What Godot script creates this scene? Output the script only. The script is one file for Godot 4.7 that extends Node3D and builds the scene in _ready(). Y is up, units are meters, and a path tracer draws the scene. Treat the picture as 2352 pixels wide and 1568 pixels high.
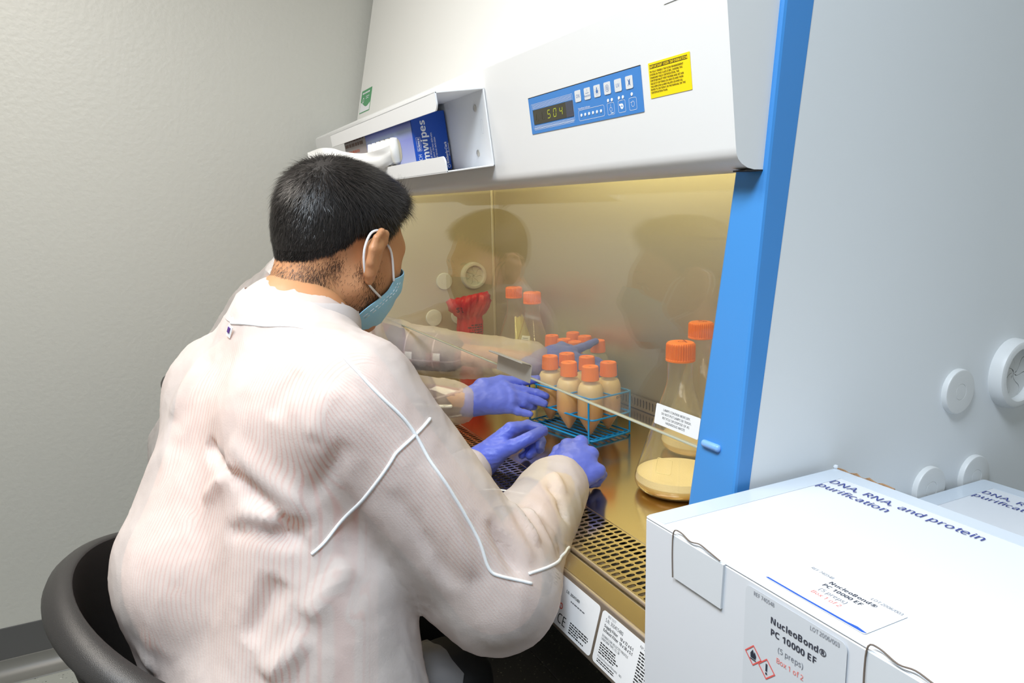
extends Node3D
# A seated worker in a gown at a biosafety cabinet, a second worker beyond, boxes at the cabinet's side.
# Floor at y = 0; the cabinet's front runs along x, the workers face -z; metres.

var used := {}
var M := {}
var sans: SystemFont
var bold: SystemFont
var rng := RandomNumberGenerator.new()

func _ready() -> void:
	# camera
	var cam := Camera3D.new()
	cam.name = "camera"
	add_child(cam)
	cam.transform = Transform3D(Basis(Vector3(0.4490, -0.0210, -0.8933), Vector3(-0.1510, 0.9836, -0.0990), Vector3(0.8807, 0.1794, 0.4384)).orthonormalized(), Vector3(0, 1.40, 0))
	cam.fov = 49.86
	cam.keep_aspect = Camera3D.KEEP_HEIGHT
	cam.near = 0.03
	cam.current = true
	# surroundings: a closed room, lit by its ceiling panels and the cabinet's lamp
	var we := WorldEnvironment.new()
	we.name = "surroundings"
	var env := Environment.new()
	env.background_mode = Environment.BG_COLOR
	env.background_color = Color(0.5, 0.52, 0.55)
	env.background_energy_multiplier = 0.2
	env.tonemap_mode = Environment.TONE_MAPPER_LINEAR
	env.tonemap_exposure = 1.12
	env.sdfgi_enabled = true
	env.ssao_enabled = true
	env.ssil_enabled = true
	we.environment = env
	add_child(we)
	sans = SystemFont.new()
	sans.font_names = PackedStringArray(["Droid Sans"])
	bold = SystemFont.new()
	bold.font_names = PackedStringArray(["Droid Sans"])
	bold.font_weight = 700
	rng.seed = 11
	materials()
	ceiling_panel(Vector3(-1.15, 2.696, 0.55), Vector2(1.2, 0.6), Color(1.0, 0.965, 0.92), 2.9, "ceiling light panel above the seated workers")
	ceiling_panel(Vector3(-0.05, 2.696, 0.35), Vector2(0.6, 0.6), Color(0.90, 0.95, 1.0), 4.2, "ceiling light panel on the side of the white boxes")
	room()
	cabinet()
	paper_holder()
	labware()
	boxes()
	seats()
	workers()
# ---------------------------------------------------------------- mesh collecting
class Shape:
	var v := PackedVector3Array()
	var uv := PackedVector2Array()
	var ix := PackedInt32Array()   # counter-clockwise outside; swapped when committed

	func add(p: Vector3, t := Vector2.ZERO) -> int:
		v.append(p)
		uv.append(t)
		return v.size() - 1

	func tri(a: int, b: int, c: int) -> void:
		ix.append(a)
		ix.append(b)
		ix.append(c)

	func quad(a: Vector3, b: Vector3, c: Vector3, d: Vector3, ta := Vector2(0, 0), tb := Vector2(1, 0), tc := Vector2(1, 1), td := Vector2(0, 1)) -> void:
		var i := add(a, ta)
		add(b, tb)
		add(c, tc)
		add(d, td)
		tri(i, i + 1, i + 2)
		tri(i, i + 2, i + 3)

	func face(pts: Array) -> void:   # flat convex polygon, counter-clockwise
		var i := v.size()
		for p in pts:
			add(p)
		for k in range(1, pts.size() - 1):
			tri(i, i + k, i + k + 1)

	# a box with chamfered edges; b turns it
	func box(c: Vector3, s: Vector3, bev := 0.002, b := Basis()) -> void:
		var h := s * 0.5
		bev = minf(bev, minf(h.x, minf(h.y, h.z)) * 0.9)
		var ax := [Vector3.RIGHT, Vector3.UP, Vector3.BACK]
		var P := func(sx: float, sy: float, sz: float, n: int) -> Vector3:
			var q := Vector3(sx * (h.x - (0.0 if n == 0 else bev)), sy * (h.y - (0.0 if n == 1 else bev)), sz * (h.z - (0.0 if n == 2 else bev)))
			return c + b * q
		for n in 3:
			var u := (n + 1) % 3
			var w := (n + 2) % 3
			for sg in [1.0, -1.0]:
				var q := []
				for e in [[-1, -1], [1, -1], [1, 1], [-1, 1]]:
					var s3 := [0.0, 0.0, 0.0]
					s3[n] = sg
					s3[u] = float(e[0]) * sg
					s3[w] = float(e[1])
					q.append(P.call(s3[0], s3[1], s3[2], n))
				quad(q[0], q[1], q[2], q[3])
		if bev <= 0.0:
			return
		for n in 3:   # edges along axis n
			var u := (n + 1) % 3
			var w := (n + 2) % 3
			for su in [1.0, -1.0]:
				for sw in [1.0, -1.0]:
					var e := []
					for pr in [[-1.0, u], [1.0, u], [1.0, w], [-1.0, w]]:
						var s3 := [0.0, 0.0, 0.0]
						s3[n] = pr[0]
						s3[u] = su
						s3[w] = sw
						e.append(P.call(s3[0], s3[1], s3[2], pr[1]))
					if su * sw > 0.0:
						quad(e[3], e[2], e[1], e[0])
					else:
						quad(e[0], e[1], e[2], e[3])
		for sx in [1.0, -1.0]:
			for sy in [1.0, -1.0]:
				for sz in [1.0, -1.0]:
					var a: Vector3 = P.call(sx, sy, sz, 0)
					var b2: Vector3 = P.call(sx, sy, sz, 1)
					var c2: Vector3 = P.call(sx, sy, sz, 2)
					if sx * sy * sz > 0.0:
						face([a, b2, c2])
					else:
						face([a, c2, b2])

	# profile of (radius, height) pairs from bottom to top, outside seen; split where it turns sharply
	func lathe(prof: Array, n := 32, at := Transform3D(), wave = null) -> void:
		var m := prof.size()
		var runs := []
		var cur := [0]
		for i in range(1, m):
			cur.append(i)
			if i < m - 1:
				var d0: Vector2 = (prof[i] - prof[i - 1]).normalized()
				var d1: Vector2 = (prof[i + 1] - prof[i]).normalized()
				if d0.dot(d1) < 0.8:
					runs.append(cur)
					cur = [i]
		runs.append(cur)
		for run in runs:
			var first := v.size()
			for i in run:
				var q: Vector2 = prof[i]
				for k in n + 1:
					var a := TAU * k / n
					var r: float = q.x
					if wave != null:
						r = wave.call(r, q.y, a)
					add(at * Vector3(r * cos(a), q.y, -r * sin(a)), Vector2(float(k) / n, q.y))
			for j in run.size() - 1:
				for k in n:
					var a0: int = first + j * (n + 1) + k
					var b0: int = a0 + n + 1
					tri(a0, a0 + 1, b0 + 1)
					tri(a0, b0 + 1, b0)

	func tube(path: Array, r: float, n := 8, closed := false, r2 := -1.0) -> void:
		var m := path.size()
		var first := v.size()
		var side := Vector3.ZERO
		for i in m:
			var a: Vector3 = path[(i - 1 + m) % m] if closed else path[maxi(i - 1, 0)]
			var b: Vector3 = path[(i + 1) % m] if closed else path[mini(i + 1, m - 1)]
			var t := (b - a).normalized()
			if side == Vector3.ZERO:
				side = t.cross(Vector3.UP if absf(t.y) < 0.9 else Vector3.RIGHT).normalized()
			side = (side - t * side.dot(t)).normalized()
			var up := side.cross(t)
			var rr := r if r2 < 0.0 else lerpf(r, r2, float(i) / (m - 1))
			for k in n:
				var w := TAU * k / n
				add(path[i] + (side * cos(w) + up * sin(w)) * rr, Vector2(float(k) / n, i))
		for i in (m if closed else m - 1):
			for k in n:
				var a0 := first + i * n + k
				var a1 := first + i * n + (k + 1) % n
				var b0 := first + ((i + 1) % m) * n + k
				var b1 := first + ((i + 1) % m) * n + (k + 1) % n
				tri(a0, b0, b1)
				tri(a0, b1, a1)
		if not closed:
			for e in [0, m - 1]:
				var c := add(path[e])
				for k in n:
					var a0: int = first + e * n + k
					var a1: int = first + e * n + (k + 1) % n
					if e == 0:
						tri(c, a0, a1)
					else:
						tri(c, a1, a0)

	# outline in the plane of o.basis x and y, pushed out by depth along -z (front face at z = 0); rounded or not as given
	func prism(poly: PackedVector2Array, depth: float, o: Transform3D, smooth := false) -> void:
		if Geometry2D.is_polygon_clockwise(poly):
			poly = poly.duplicate()
			poly.reverse()
		var t := Geometry2D.triangulate_polygon(poly)
		var f := v.size()
		for p in poly:
			add(o * Vector3(p.x, p.y, 0), p)
		for p in poly:
			add(o * Vector3(p.x, p.y, -depth), p)
		var n := poly.size()
		for i in range(0, t.size(), 3):
			var a := t[i]
			var b := t[i + 1]
			var c := t[i + 2]
			if (poly[b] - poly[a]).cross(poly[c] - poly[a]) < 0.0:
				var s := b
				b = c
				c = s
			tri(f + a, f + b, f + c)
			tri(f + n + a, f + n + c, f + n + b)
		var soft := []
		for i in n:
			var e0 := (poly[i] - poly[(i - 1 + n) % n]).normalized()
			var e1 := (poly[(i + 1) % n] - poly[i]).normalized()
			soft.append(smooth or e0.dot(e1) > 0.85)
		var head := []   # pair of vertices at the start of edge i
		for i in n:
			head.append(v.size())
			add(o * Vector3(poly[i].x, poly[i].y, 0), poly[i])
			add(o * Vector3(poly[i].x, poly[i].y, -depth), poly[i])
		for i in n:
			var j := (i + 1) % n
			var e: int = head[j]
			if not soft[j]:
				e = v.size()
				add(o * Vector3(poly[j].x, poly[j].y, 0), poly[j])
				add(o * Vector3(poly[j].x, poly[j].y, -depth), poly[j])
			var h: int = head[i]
			tri(h, h + 1, e + 1)
			tri(h, e + 1, e)

	# a cloth-like sheet from a grid of points (rows of equal length), given a thickness
	func sheet(rows: Array, thick: float, wrap := false, su := 1.0, sv := 1.0) -> void:
		var m := rows.size()
		var n: int = rows[0].size()
		var nor := []
		for i in m:
			var line := []
			for j in n:
				var pu: Vector3 = rows[i][(j + 1) % n if wrap else mini(j + 1, n - 1)] - rows[i][(j - 1 + n) % n if wrap else maxi(j - 1, 0)]
				var pv: Vector3 = rows[mini(i + 1, m - 1)][j] - rows[maxi(i - 1, 0)][j]
				line.append(pu.cross(pv).normalized())
			nor.append(line)
		var f := v.size()
		for s in [0.5, -0.5]:
			for i in m:
				for j in n + (1 if wrap else 0):
					add(rows[i][j % n] + nor[i][j % n] * thick * s, Vector2(su * j / (n - 1), sv * i / (m - 1)))
		var nn := n + (1 if wrap else 0)
		var half := m * nn
		for i in m - 1:
			for j in nn - 1:
				var a := f + i * nn + j
				tri(a, a + 1, a + nn + 1)
				tri(a, a + nn + 1, a + nn)
				tri(a + half, a + half + nn + 1, a + half + 1)
				tri(a + half, a + half + nn, a + half + nn + 1)
		for i in [0, m - 1]:
			for j in nn - 1:
				var a: int = f + i * nn + j
				if i == 0:
					_strip(a, a + half, a + 1 + half, a + 1)
				else:
					_strip(a + 1, a + 1 + half, a + half, a)
		if not wrap:
			for j in [0, nn - 1]:
				for i in m - 1:
					var a: int = f + i * nn + j
					if j == 0:
						_strip(a + nn, a + nn + half, a + half, a)
					else:
						_strip(a, a + half, a + nn + half, a + nn)

	func _strip(a: int, b: int, c: int, d: int) -> void:
		quad(v[a], v[b], v[c], v[d])

	func mesh() -> ArrayMesh:
		var n := PackedVector3Array()
		n.resize(v.size())
		var out := PackedInt32Array()
		out.resize(ix.size())
		for i in range(0, ix.size(), 3):
			var a := ix[i]
			var b := ix[i + 1]
			var c := ix[i + 2]
			var m := (v[b] - v[a]).cross(v[c] - v[a])
			n[a] += m
			n[b] += m
			n[c] += m
			out[i] = a
			out[i + 1] = c
			out[i + 2] = b
		for i in n.size():
			n[i] = n[i].normalized()
		var arr := []
		arr.resize(Mesh.ARRAY_MAX)
		arr[Mesh.ARRAY_VERTEX] = v
		arr[Mesh.ARRAY_NORMAL] = n
		arr[Mesh.ARRAY_TEX_UV] = uv
		arr[Mesh.ARRAY_INDEX] = out
		var me := ArrayMesh.new()
		me.add_surface_from_arrays(Mesh.PRIMITIVE_TRIANGLES, arr)
		return me

	# flat lettering: baseline start at o.origin, along o.basis.x, up o.basis.y; h is the height of a capital
	func write(text: String, h: float, o: Transform3D, font: Font, align := 0, squeeze := 1.0, bend = null) -> void:
		var tm := TextMesh.new()
		tm.font = font
		tm.font_size = 24
		tm.pixel_size = h / 24.0 / 0.714
		tm.depth = 0.0
		tm.curve_step = 3.0
		tm.text = text
		tm.horizontal_alignment = HORIZONTAL_ALIGNMENT_LEFT
		tm.vertical_alignment = VERTICAL_ALIGNMENT_BOTTOM
		if tm.get_surface_count() == 0:
			return
		var arr := tm.surface_get_arrays(0)
		var p: PackedVector3Array = arr[Mesh.ARRAY_VERTEX]
		if p.is_empty():
			return
		var idx: PackedInt32Array = arr[Mesh.ARRAY_INDEX] if arr[Mesh.ARRAY_INDEX] != null else PackedInt32Array(range(p.size()))
		var nn: PackedVector3Array = arr[Mesh.ARRAY_NORMAL]
		var x0 := INF
		var x1 := -INF
		for q in p:
			x0 = minf(x0, q.x)
			x1 = maxf(x1, q.x)
		var dx := [-x0, -(x0 + x1) * 0.5, -x1][align] as float
		var dy := font.get_descent(24) * tm.pixel_size
		var map := {}
		for k in range(0, idx.size(), 3):
			if nn[idx[k]].z < 0.5:
				continue
			var t := []
			for e in 3:
				var i := idx[k + e]
				if not map.has(i):
					var q := Vector3((p[i].x + dx) * squeeze, p[i].y - dy, 0)
					map[i] = add(bend.call(q) if bend != null else o * q)
				t.append(map[i])
			tri(t[0], t[2], t[1])


# ---------------------------------------------------------------- nodes
func numbered(called: String) -> String:
	var k: int = used.get(called, 0)
	used[called] = k + 1
	return called if k == 0 else "%s_%03d" % [called, k]

func tag(o: Node3D, label: String, category: String, group := "", kind := "") -> Node3D:
	if label:
		o.set_meta("label", label)
	if category:
		o.set_meta("category", category)
	if group:
		o.set_meta("group", group)
	if kind:
		o.set_meta("kind", kind)
	return o

func thing(called: String, label: String, category: String, at := Vector3.ZERO, turn := 0.0, group := "") -> Node3D:
	var o := Node3D.new()
	o.name = numbered(called)
	o.position = at
	o.rotation.y = turn
	add_child(o)
	tag(o, label, category, group)
	return o

# a part whose shape is given in the thing's own axes
func part(parent: Node3D, called: String, s, m: Material, label := "") -> MeshInstance3D:
	var o := MeshInstance3D.new()
	o.name = called
	o.mesh = s.mesh() if s is Shape else s
	o.material_override = m
	parent.add_child(o, true)
	if label:
		o.set_meta("label", label)
	return o

# a part whose shape is given in the room's axes (its thing is not turned)
func part_w(parent: Node3D, called: String, s, m: Material, label := "") -> MeshInstance3D:
	var o := part(parent, called, s, m, label)
	var q := Vector3.ZERO
	var p: Node = parent
	while p != self:
		q -= (p as Node3D).position
		p = p.get_parent()
	o.position = q
	return o

func struct(called: String, s, m: Material) -> MeshInstance3D:
	var o := MeshInstance3D.new()
	o.name = numbered(called)
	o.mesh = s.mesh() if s is Shape else s
	o.material_override = m
	add_child(o)
	o.set_meta("kind", "structure")
	return o

func copy(o: Node3D, label: String, at: Vector3, turn := 0.0) -> Node3D:
	var c: Node3D = o.duplicate()
	c.name = numbered(String(o.name).rstrip("0123456789").trim_suffix("_"))
	add_child(c)
	c.position = at
	c.rotation.y = turn
	c.set_meta("label", label)
	return c

# ---------------------------------------------------------------- materials
func mat(c: Color, rough := 0.5, metal := 0.0, spec := 0.5) -> StandardMaterial3D:
	var m := StandardMaterial3D.new()
	m.albedo_color = c
	m.roughness = rough
	m.metallic = metal
	m.metallic_specular = spec
	return m

func rgb(r: int, g: int, b: int) -> Color:
	return Color8(r, g, b)

func noise_tex(seed_: int, freq: float, size := 256) -> ImageTexture:
	var n := FastNoiseLite.new()
	n.seed = seed_
	n.frequency = freq
	n.fractal_octaves = 4
	return ImageTexture.create_from_image(n.get_seamless_image(size, size))

func tri_planar(m: StandardMaterial3D, scale: float, world := true) -> StandardMaterial3D:
	m.uv1_triplanar = true
	m.uv1_world_triplanar = world
	m.uv1_scale = Vector3.ONE * scale
	return m

func relief(m: StandardMaterial3D, tex: Texture2D, depth: float, scale: float) -> StandardMaterial3D:
	m.heightmap_enabled = true
	m.heightmap_texture = tex
	m.heightmap_scale = depth
	return tri_planar(m, scale)

# ---------------------------------------------------------------- curves
func arc2(c: Vector2, r: float, a0: float, a1: float, n: int) -> PackedVector2Array:
	var o := PackedVector2Array()
	for i in n + 1:
		var a := lerpf(a0, a1, float(i) / n)
		o.append(c + Vector2(cos(a), sin(a)) * r)
	return o

func round_rect(w: float, h: float, r: float, n := 4) -> PackedVector2Array:
	var o := PackedVector2Array()
	o.append_array(arc2(Vector2(w / 2 - r, -h / 2 + r), r, -PI / 2, 0, n))
	o.append_array(arc2(Vector2(w / 2 - r, h / 2 - r), r, 0, PI / 2, n))
	o.append_array(arc2(Vector2(-w / 2 + r, h / 2 - r), r, PI / 2, PI, n))
	o.append_array(arc2(Vector2(-w / 2 + r, -h / 2 + r), r, PI, PI * 1.5, n))
	return o

func spline(pts: Array, per := 6, closed := false) -> Array:
	var o := []
	var n := pts.size()
	for i in (n if closed else n - 1):
		var p0: Vector3 = pts[(i - 1 + n) % n] if closed else pts[maxi(i - 1, 0)]
		var p1: Vector3 = pts[i]
		var p2: Vector3 = pts[(i + 1) % n]
		var p3: Vector3 = pts[(i + 2) % n] if closed else pts[mini(i + 2, n - 1)]
		for k in per:
			o.append(p1.cubic_interpolate(p2, p0, p3, float(k) / per))
	if not closed:
		o.append(pts[n - 1])
	return o

# ---------------------------------------------------------------- smooth bodies: tapered capsules joined by a smooth minimum, meshed as surface nets
class Field:
	var a: Array[Vector3] = []
	var d: Array[Vector3] = []
	var il := PackedFloat32Array()
	var r := PackedFloat32Array()
	var dr := PackedFloat32Array()
	var k := PackedFloat32Array()
	var extra = null

	func bone(p: Vector3, q: Vector3, r0: float, r1: float, join := 0.03) -> Field:
		a.append(p)
		d.append(q - p)
		il.append(1.0 / maxf((q - p).length_squared(), 1e-9))
		r.append(r0)
		dr.append(r1 - r0)
		k.append(join)
		return self

	func chain(pts: Array, rad: Array, join := 0.006) -> Field:
		for i in pts.size() - 1:
			bone(pts[i], pts[i + 1], rad[i], rad[i + 1], join)
		return self

	func val(p: Vector3) -> float:
		var o := 1e3
		for i in a.size():
			var q := p - a[i]
			var h := clampf(q.dot(d[i]) * il[i], 0.0, 1.0)
			var e := (q - d[i] * h).length() - r[i] - dr[i] * h
			var kk := k[i]
			var t := kk - absf(o - e)
			o = minf(o, e)
			if t > 0.0:
				o -= t * t * 0.25 / kk
		if extra != null:
			o = extra.call(p, o)
		return o

	func grad(p: Vector3) -> Vector3:
		var e := 0.002
		return Vector3(val(p + Vector3(e, 0, 0)) - val(p - Vector3(e, 0, 0)), val(p + Vector3(0, e, 0)) - val(p - Vector3(0, e, 0)), val(p + Vector3(0, 0, e)) - val(p - Vector3(0, 0, e))).normalized()

	func onto(p: Vector3, off := 0.0) -> Vector3:
		for i in 6:
			p -= grad(p) * (val(p) - off)
		return p

	func bounds(grow: float) -> AABB:
		var b := AABB(a[0], Vector3.ZERO)
		for i in a.size():
			var m := maxf(r[i], r[i] + dr[i]) + grow
			for q in [a[i], a[i] + d[i]]:
				b = b.merge(AABB(q - Vector3.ONE * m, Vector3.ONE * 2.0 * m))
		return b

	func skin(s: Shape, cell: float, box := AABB(), off := 0.0) -> void:
		if box.size == Vector3.ZERO:
			box = bounds(cell * 2.0 + off)
		var nb := Vector3i((box.size / (cell * 4.0)).ceil()) + Vector3i.ONE
		var n := nb * 4
		var g := PackedFloat32Array()
		g.resize(n.x * n.y * n.z)
		g.fill(1.0)
		var sy := n.x
		var sz := n.x * n.y
		var live := []
		var reach := cell * 4.0 * 0.8661 + cell * 1.8
		for bz in nb.z:
			for by in nb.y:
				for bx in nb.x:
					var o := box.position + Vector3(bx * 4 + 1.5, by * 4 + 1.5, bz * 4 + 1.5) * cell
					var e := val(o) - off
					if absf(e) < reach:
						live.append(Vector3i(bx, by, bz) * 4)
						for z in 4:
							for y in 4:
								var at := bx * 4 + (by * 4 + y) * sy + (bz * 4 + z) * sz
								for x in 4:
									g[at + x] = val(box.position + Vector3(bx * 4 + x, by * 4 + y, bz * 4 + z) * cell) - off
					elif e < 0.0:
						for z in 4:
							for y in 4:
								var at := bx * 4 + (by * 4 + y) * sy + (bz * 4 + z) * sz
								for x in 4:
									g[at + x] = -1.0
		var where := {}
		var corners := [0, 1, sy, sy + 1, sz, sz + 1, sz + sy, sz + sy + 1]
		var cp := [Vector3(0, 0, 0), Vector3(1, 0, 0), Vector3(0, 1, 0), Vector3(1, 1, 0), Vector3(0, 0, 1), Vector3(1, 0, 1), Vector3(0, 1, 1), Vector3(1, 1, 1)]
		var edges := [0, 1, 2, 3, 4, 5, 6, 7, 0, 2, 1, 3, 4, 6, 5, 7, 0, 4, 1, 5, 2, 6, 3, 7]
		var w := PackedFloat32Array()
		w.resize(8)
		for b in live:
			for z in 4:
				for y in 4:
					for x in 4:
						var X: int = b.x + x
						var Y: int = b.y + y
						var Z: int = b.z + z
						if X >= n.x - 1 or Y >= n.y - 1 or Z >= n.z - 1:
							continue
						var at := X + Y * sy + Z * sz
						var neg := 0
						for c in 8:
							w[c] = g[at + corners[c]]
							if w[c] < 0.0:
								neg += 1
						if neg == 0 or neg == 8:
							continue
						var sum := Vector3.ZERO
						var cnt := 0
						for e in 12:
							var i: int = edges[e * 2]
							var j: int = edges[e * 2 + 1]
							if (w[i] < 0.0) != (w[j] < 0.0):
								var t := w[i] / (w[i] - w[j])
								sum += cp[i] + (cp[j] - cp[i]) * t
								cnt += 1
						where[at] = s.add(box.position + (Vector3(X, Y, Z) + sum / cnt) * cell)
		for at in where:
			var neg0: bool = g[at] < 0.0
			for ax in 3:
				var st: int = [1, sy, sz][ax]
				var su: int = [sy, sz, 1][ax]
				var sw: int = [sz, 1, sy][ax]
				if neg0 == (g[at + st] < 0.0):
					continue
				if not (where.has(at - su) and where.has(at - sw) and where.has(at - su - sw)):
					continue
				var q0: int = where[at]
				var q1: int = where[at - su]
				var q2: int = where[at - su - sw]
				var q3: int = where[at - sw]
				if neg0:
					s.tri(q0, q1, q2)
					s.tri(q0, q2, q3)
				else:
					s.tri(q0, q2, q1)
					s.tri(q0, q3, q2)

# ---------------------------------------------------------------- the room
func materials() -> void:
	M.wall = relief(mat(rgb(199, 199, 192), 0.42), noise_tex(3, 0.03, 256), 0.05, 6.0)
	M.ceiling = mat(rgb(228, 227, 222), 0.9)
	M.base = mat(rgb(92, 92, 92), 0.38)
	M.base_cove = mat(rgb(120, 119, 114), 0.35)
	# speckled vinyl tile, dark and light
	for k in 2:
		var im := Image.create(512, 512, false, Image.FORMAT_RGB8)
		im.fill([rgb(62, 60, 57), rgb(172, 174, 166)][k])
		rng.seed = 40 + k
		for i in 620:
			var c: Color
			if k == 0:
				c = [rgb(38, 36, 34), rgb(36, 34, 33), rgb(148, 143, 122), rgb(112, 106, 92), rgb(84, 80, 76)][rng.randi() % 5]
			else:
				c = [rgb(70, 70, 66), rgb(120, 120, 114), rgb(205, 206, 200), rgb(150, 150, 142)][rng.randi() % 4]
			var p := Vector2i(rng.randi_range(0, 506), rng.randi_range(0, 506))
			var w := rng.randi_range(2, 6)
			for y in w:
				for x in rng.randi_range(2, 6):
					im.set_pixel(mini(p.x + x, 511), mini(p.y + y, 511), c)
		im.generate_mipmaps()
		var m := mat(Color.WHITE, 0.32)
		m.albedo_texture = ImageTexture.create_from_image(im)
		tri_planar(m, 2.6)
		M["tile%d" % k] = m
	M.white_paint = mat(rgb(236, 236, 233), 0.38)
	M.side_paint = mat(rgb(226, 230, 233), 0.42)
	M.visor_paint = mat(rgb(224, 225, 225), 0.34)
	M.blue_paint = mat(rgb(64, 138, 208), 0.36)
	M.blue_light = mat(rgb(122, 170, 230), 0.35)
	M.port = mat(rgb(214, 216, 216), 0.45)
	M.dark = mat(rgb(26, 25, 24), 0.7)
	M.rubber = mat(rgb(34, 33, 33), 0.6)
	# brushed stainless
	var br := Image.create(256, 256, false, Image.FORMAT_RGB8)
	rng.seed = 5
	var prev := 0.5
	for y in 256:
		prev = lerpf(prev, rng.randf(), 0.75)
		for x in 256:
			var g := clampf(0.5 + (prev - 0.5) * 0.9 + 0.12 * sin(x * TAU / 256.0 * (1 + y % 3) + y) + rng.randf_range(-0.05, 0.05), 0, 1)
			br.set_pixel(x, y, Color(g, g, g))
	M.brush_tex = ImageTexture.create_from_image(br)
	var soft := Image.create(256, 256, false, Image.FORMAT_RGB8)
	for y in 256:
		for x in 256:
			var g := 0.86 + 0.14 * br.get_pixel(x, y).r
			soft.set_pixel(x, y, Color(g, g, g))
	M.steel_wall = mat(rgb(206, 198, 178), 0.47, 0.9)
	M.steel_wall.roughness_texture = ImageTexture.create_from_image(soft)
	tri_planar(M.steel_wall, 3.0)
	M.liner = mat(rgb(205, 198, 180), 0.5, 0.55)
	M.steel = mat(rgb(205, 194, 172), 0.17, 1.0)
	M.seam_steel = mat(rgb(232, 226, 206), 0.3, 0.5)
	M.steel_strip = mat(rgb(200, 188, 168), 0.22, 1.0)
	M.steel_matt = mat(rgb(176, 164, 148), 0.42, 0.85)
	M.handle = mat(rgb(196, 192, 184), 0.38, 0.55)
	M.glass = mat(Color(1, 1, 1, 0.015), 0.02, 0.0, 0.74)
	M.glass.transparency = BaseMaterial3D.TRANSPARENCY_ALPHA
	M.glass_edge = mat(rgb(172, 176, 160), 0.25)
	M.ink = mat(rgb(28, 28, 30), 0.7)
	M.ink_soft = mat(rgb(96, 98, 102), 0.7)
	M.ink_white = mat(rgb(235, 238, 242), 0.6)
	M.paper = mat(rgb(228, 230, 232), 0.45)

func ceiling_panel(at: Vector3, size: Vector2, c: Color, energy: float, label: String) -> void:
	var t := thing("ceiling_light", label, "light", at)
	var s := Shape.new()
	s.box(Vector3(0, -0.012, 0), Vector3(size.x, 0.004, size.y), 0.001)
	var m := mat(c, 0.6)
	m.emission_enabled = true
	m.emission = c
	m.emission_energy_multiplier = 1.6
	part(t, "diffuser", s, m)
	var f := Shape.new()
	for q in [[Vector3(0, -0.008, size.y / 2 + 0.012), Vector3(size.x + 0.05, 0.024, 0.024)], [Vector3(0, -0.008, -size.y / 2 - 0.012), Vector3(size.x + 0.05, 0.024, 0.024)], [Vector3(size.x / 2 + 0.012, -0.008, 0), Vector3(0.024, 0.024, size.y)], [Vector3(-size.x / 2 - 0.012, -0.008, 0), Vector3(0.024, 0.024, size.y)]]:
		f.box(q[0], q[1], 0.002)
	part(t, "frame", f, M.white_paint)
	var l := AreaLight3D.new()
	l.name = "panel_light"
	l.area_size = size
	l.light_color = c
	l.light_energy = energy
	l.area_range = 12.0
	l.shadow_enabled = true
	l.position = at + Vector3(0, -0.03, 0)
	l.rotation.x = -PI / 2
	add_child(l)

func room() -> void:
	var x0 := -2.565
	var x1 := 1.9
	var z0 := -1.345
	var z1 := 2.3
	var h := 2.70
	var s := Shape.new()
	s.box(Vector3((x0 + x1) / 2, -0.06, (z0 + z1) / 2), Vector3(x1 - x0 + 0.4, 0.112, z1 - z0 + 0.4), 0)
	var fl := struct("floor", s, M.dark)
	var tiles := [Shape.new(), Shape.new()]
	var cell := 0.3048
	for k in 2:
		tiles[k].box(Vector3(cell / 2, -0.0022, cell / 2), Vector3(cell - 0.0016, 0.0044, cell - 0.0016), 0.0006)
	var shared: Array[ArrayMesh] = [tiles[0].mesh(), tiles[1].mesh()]
	for i in 9:
		for j in 9:
			var o := part(fl, "tile", shared[1 if i == 0 else 0], M.tile1 if i == 0 else M.tile0)
			o.position = Vector3(x0 + i * cell, 0, z0 + 0.05 + j * cell)
	s = Shape.new()
	s.box(Vector3(x0 - 0.06, h / 2, (z0 + z1) / 2), Vector3(0.12, h + 0.2, z1 - z0 + 0.4), 0)
	struct("wall_left", s, M.wall)
	s = Shape.new()
	s.box(Vector3((x0 + x1) / 2, h / 2, z0 - 0.06), Vector3(x1 - x0, h + 0.2, 0.12), 0)
	struct("wall_back", s, M.wall)
	s = Shape.new()
	s.box(Vector3(x1 + 0.06, h / 2, (z0 + z1) / 2), Vector3(0.12, h + 0.2, z1 - z0 + 0.4), 0)
	struct("wall_right", s, M.wall)
	# the room's corner comes forward beside the cabinet
	s = Shape.new()
	s.box(Vector3(0.85, h / 2, z0 + 0.16), Vector3(2.1, h + 0.1, 0.32), 0)
	struct("wall_corner", s, M.wall)
	s = Shape.new()
	s.box(Vector3((x0 + x1) / 2, h / 2, z1 + 0.06), Vector3(x1 - x0, h + 0.2, 0.12), 0)
	struct("wall_front", s, M.wall)
	s = Shape.new()
	s.box(Vector3((x0 + x1) / 2, h + 0.06, (z0 + z1) / 2), Vector3(x1 - x0 + 0.4, 0.12, z1 - z0 + 0.4), 0)
	struct("ceiling", s, M.ceiling)
	# coved base along the left wall: a dark face, a lighter sweep at the foot
	var p := PackedVector2Array([Vector2(0, 0.052), Vector2(0.004, 0.052), Vector2(0.0045, 0.155), Vector2(0.003, 0.158), Vector2(0, 0.158)])
	s = Shape.new()
	s.prism(p, z1 - z0 - 0.02, Transform3D(Basis(), Vector3(x0, 0, z1 - 0.01)))
	var b := struct("baseboard_left", s, M.base)
	p = PackedVector2Array([Vector2(0, 0.0), Vector2(0.062, 0.0)])
	for i in 9:
		var a := lerpf(-PI / 2, -PI, i / 8.0)
		p.append(Vector2(0.060, 0.054) + Vector2(cos(a), sin(a)) * Vector2(0.052, 0.051))
	p.append(Vector2(0, 0.056))
	s = Shape.new()
	s.prism(p, z1 - z0 - 0.02, Transform3D(Basis(), Vector3(x0, 0.0005, z1 - 0.01)))
	part(b, "cove", s, M.base_cove)

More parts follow.
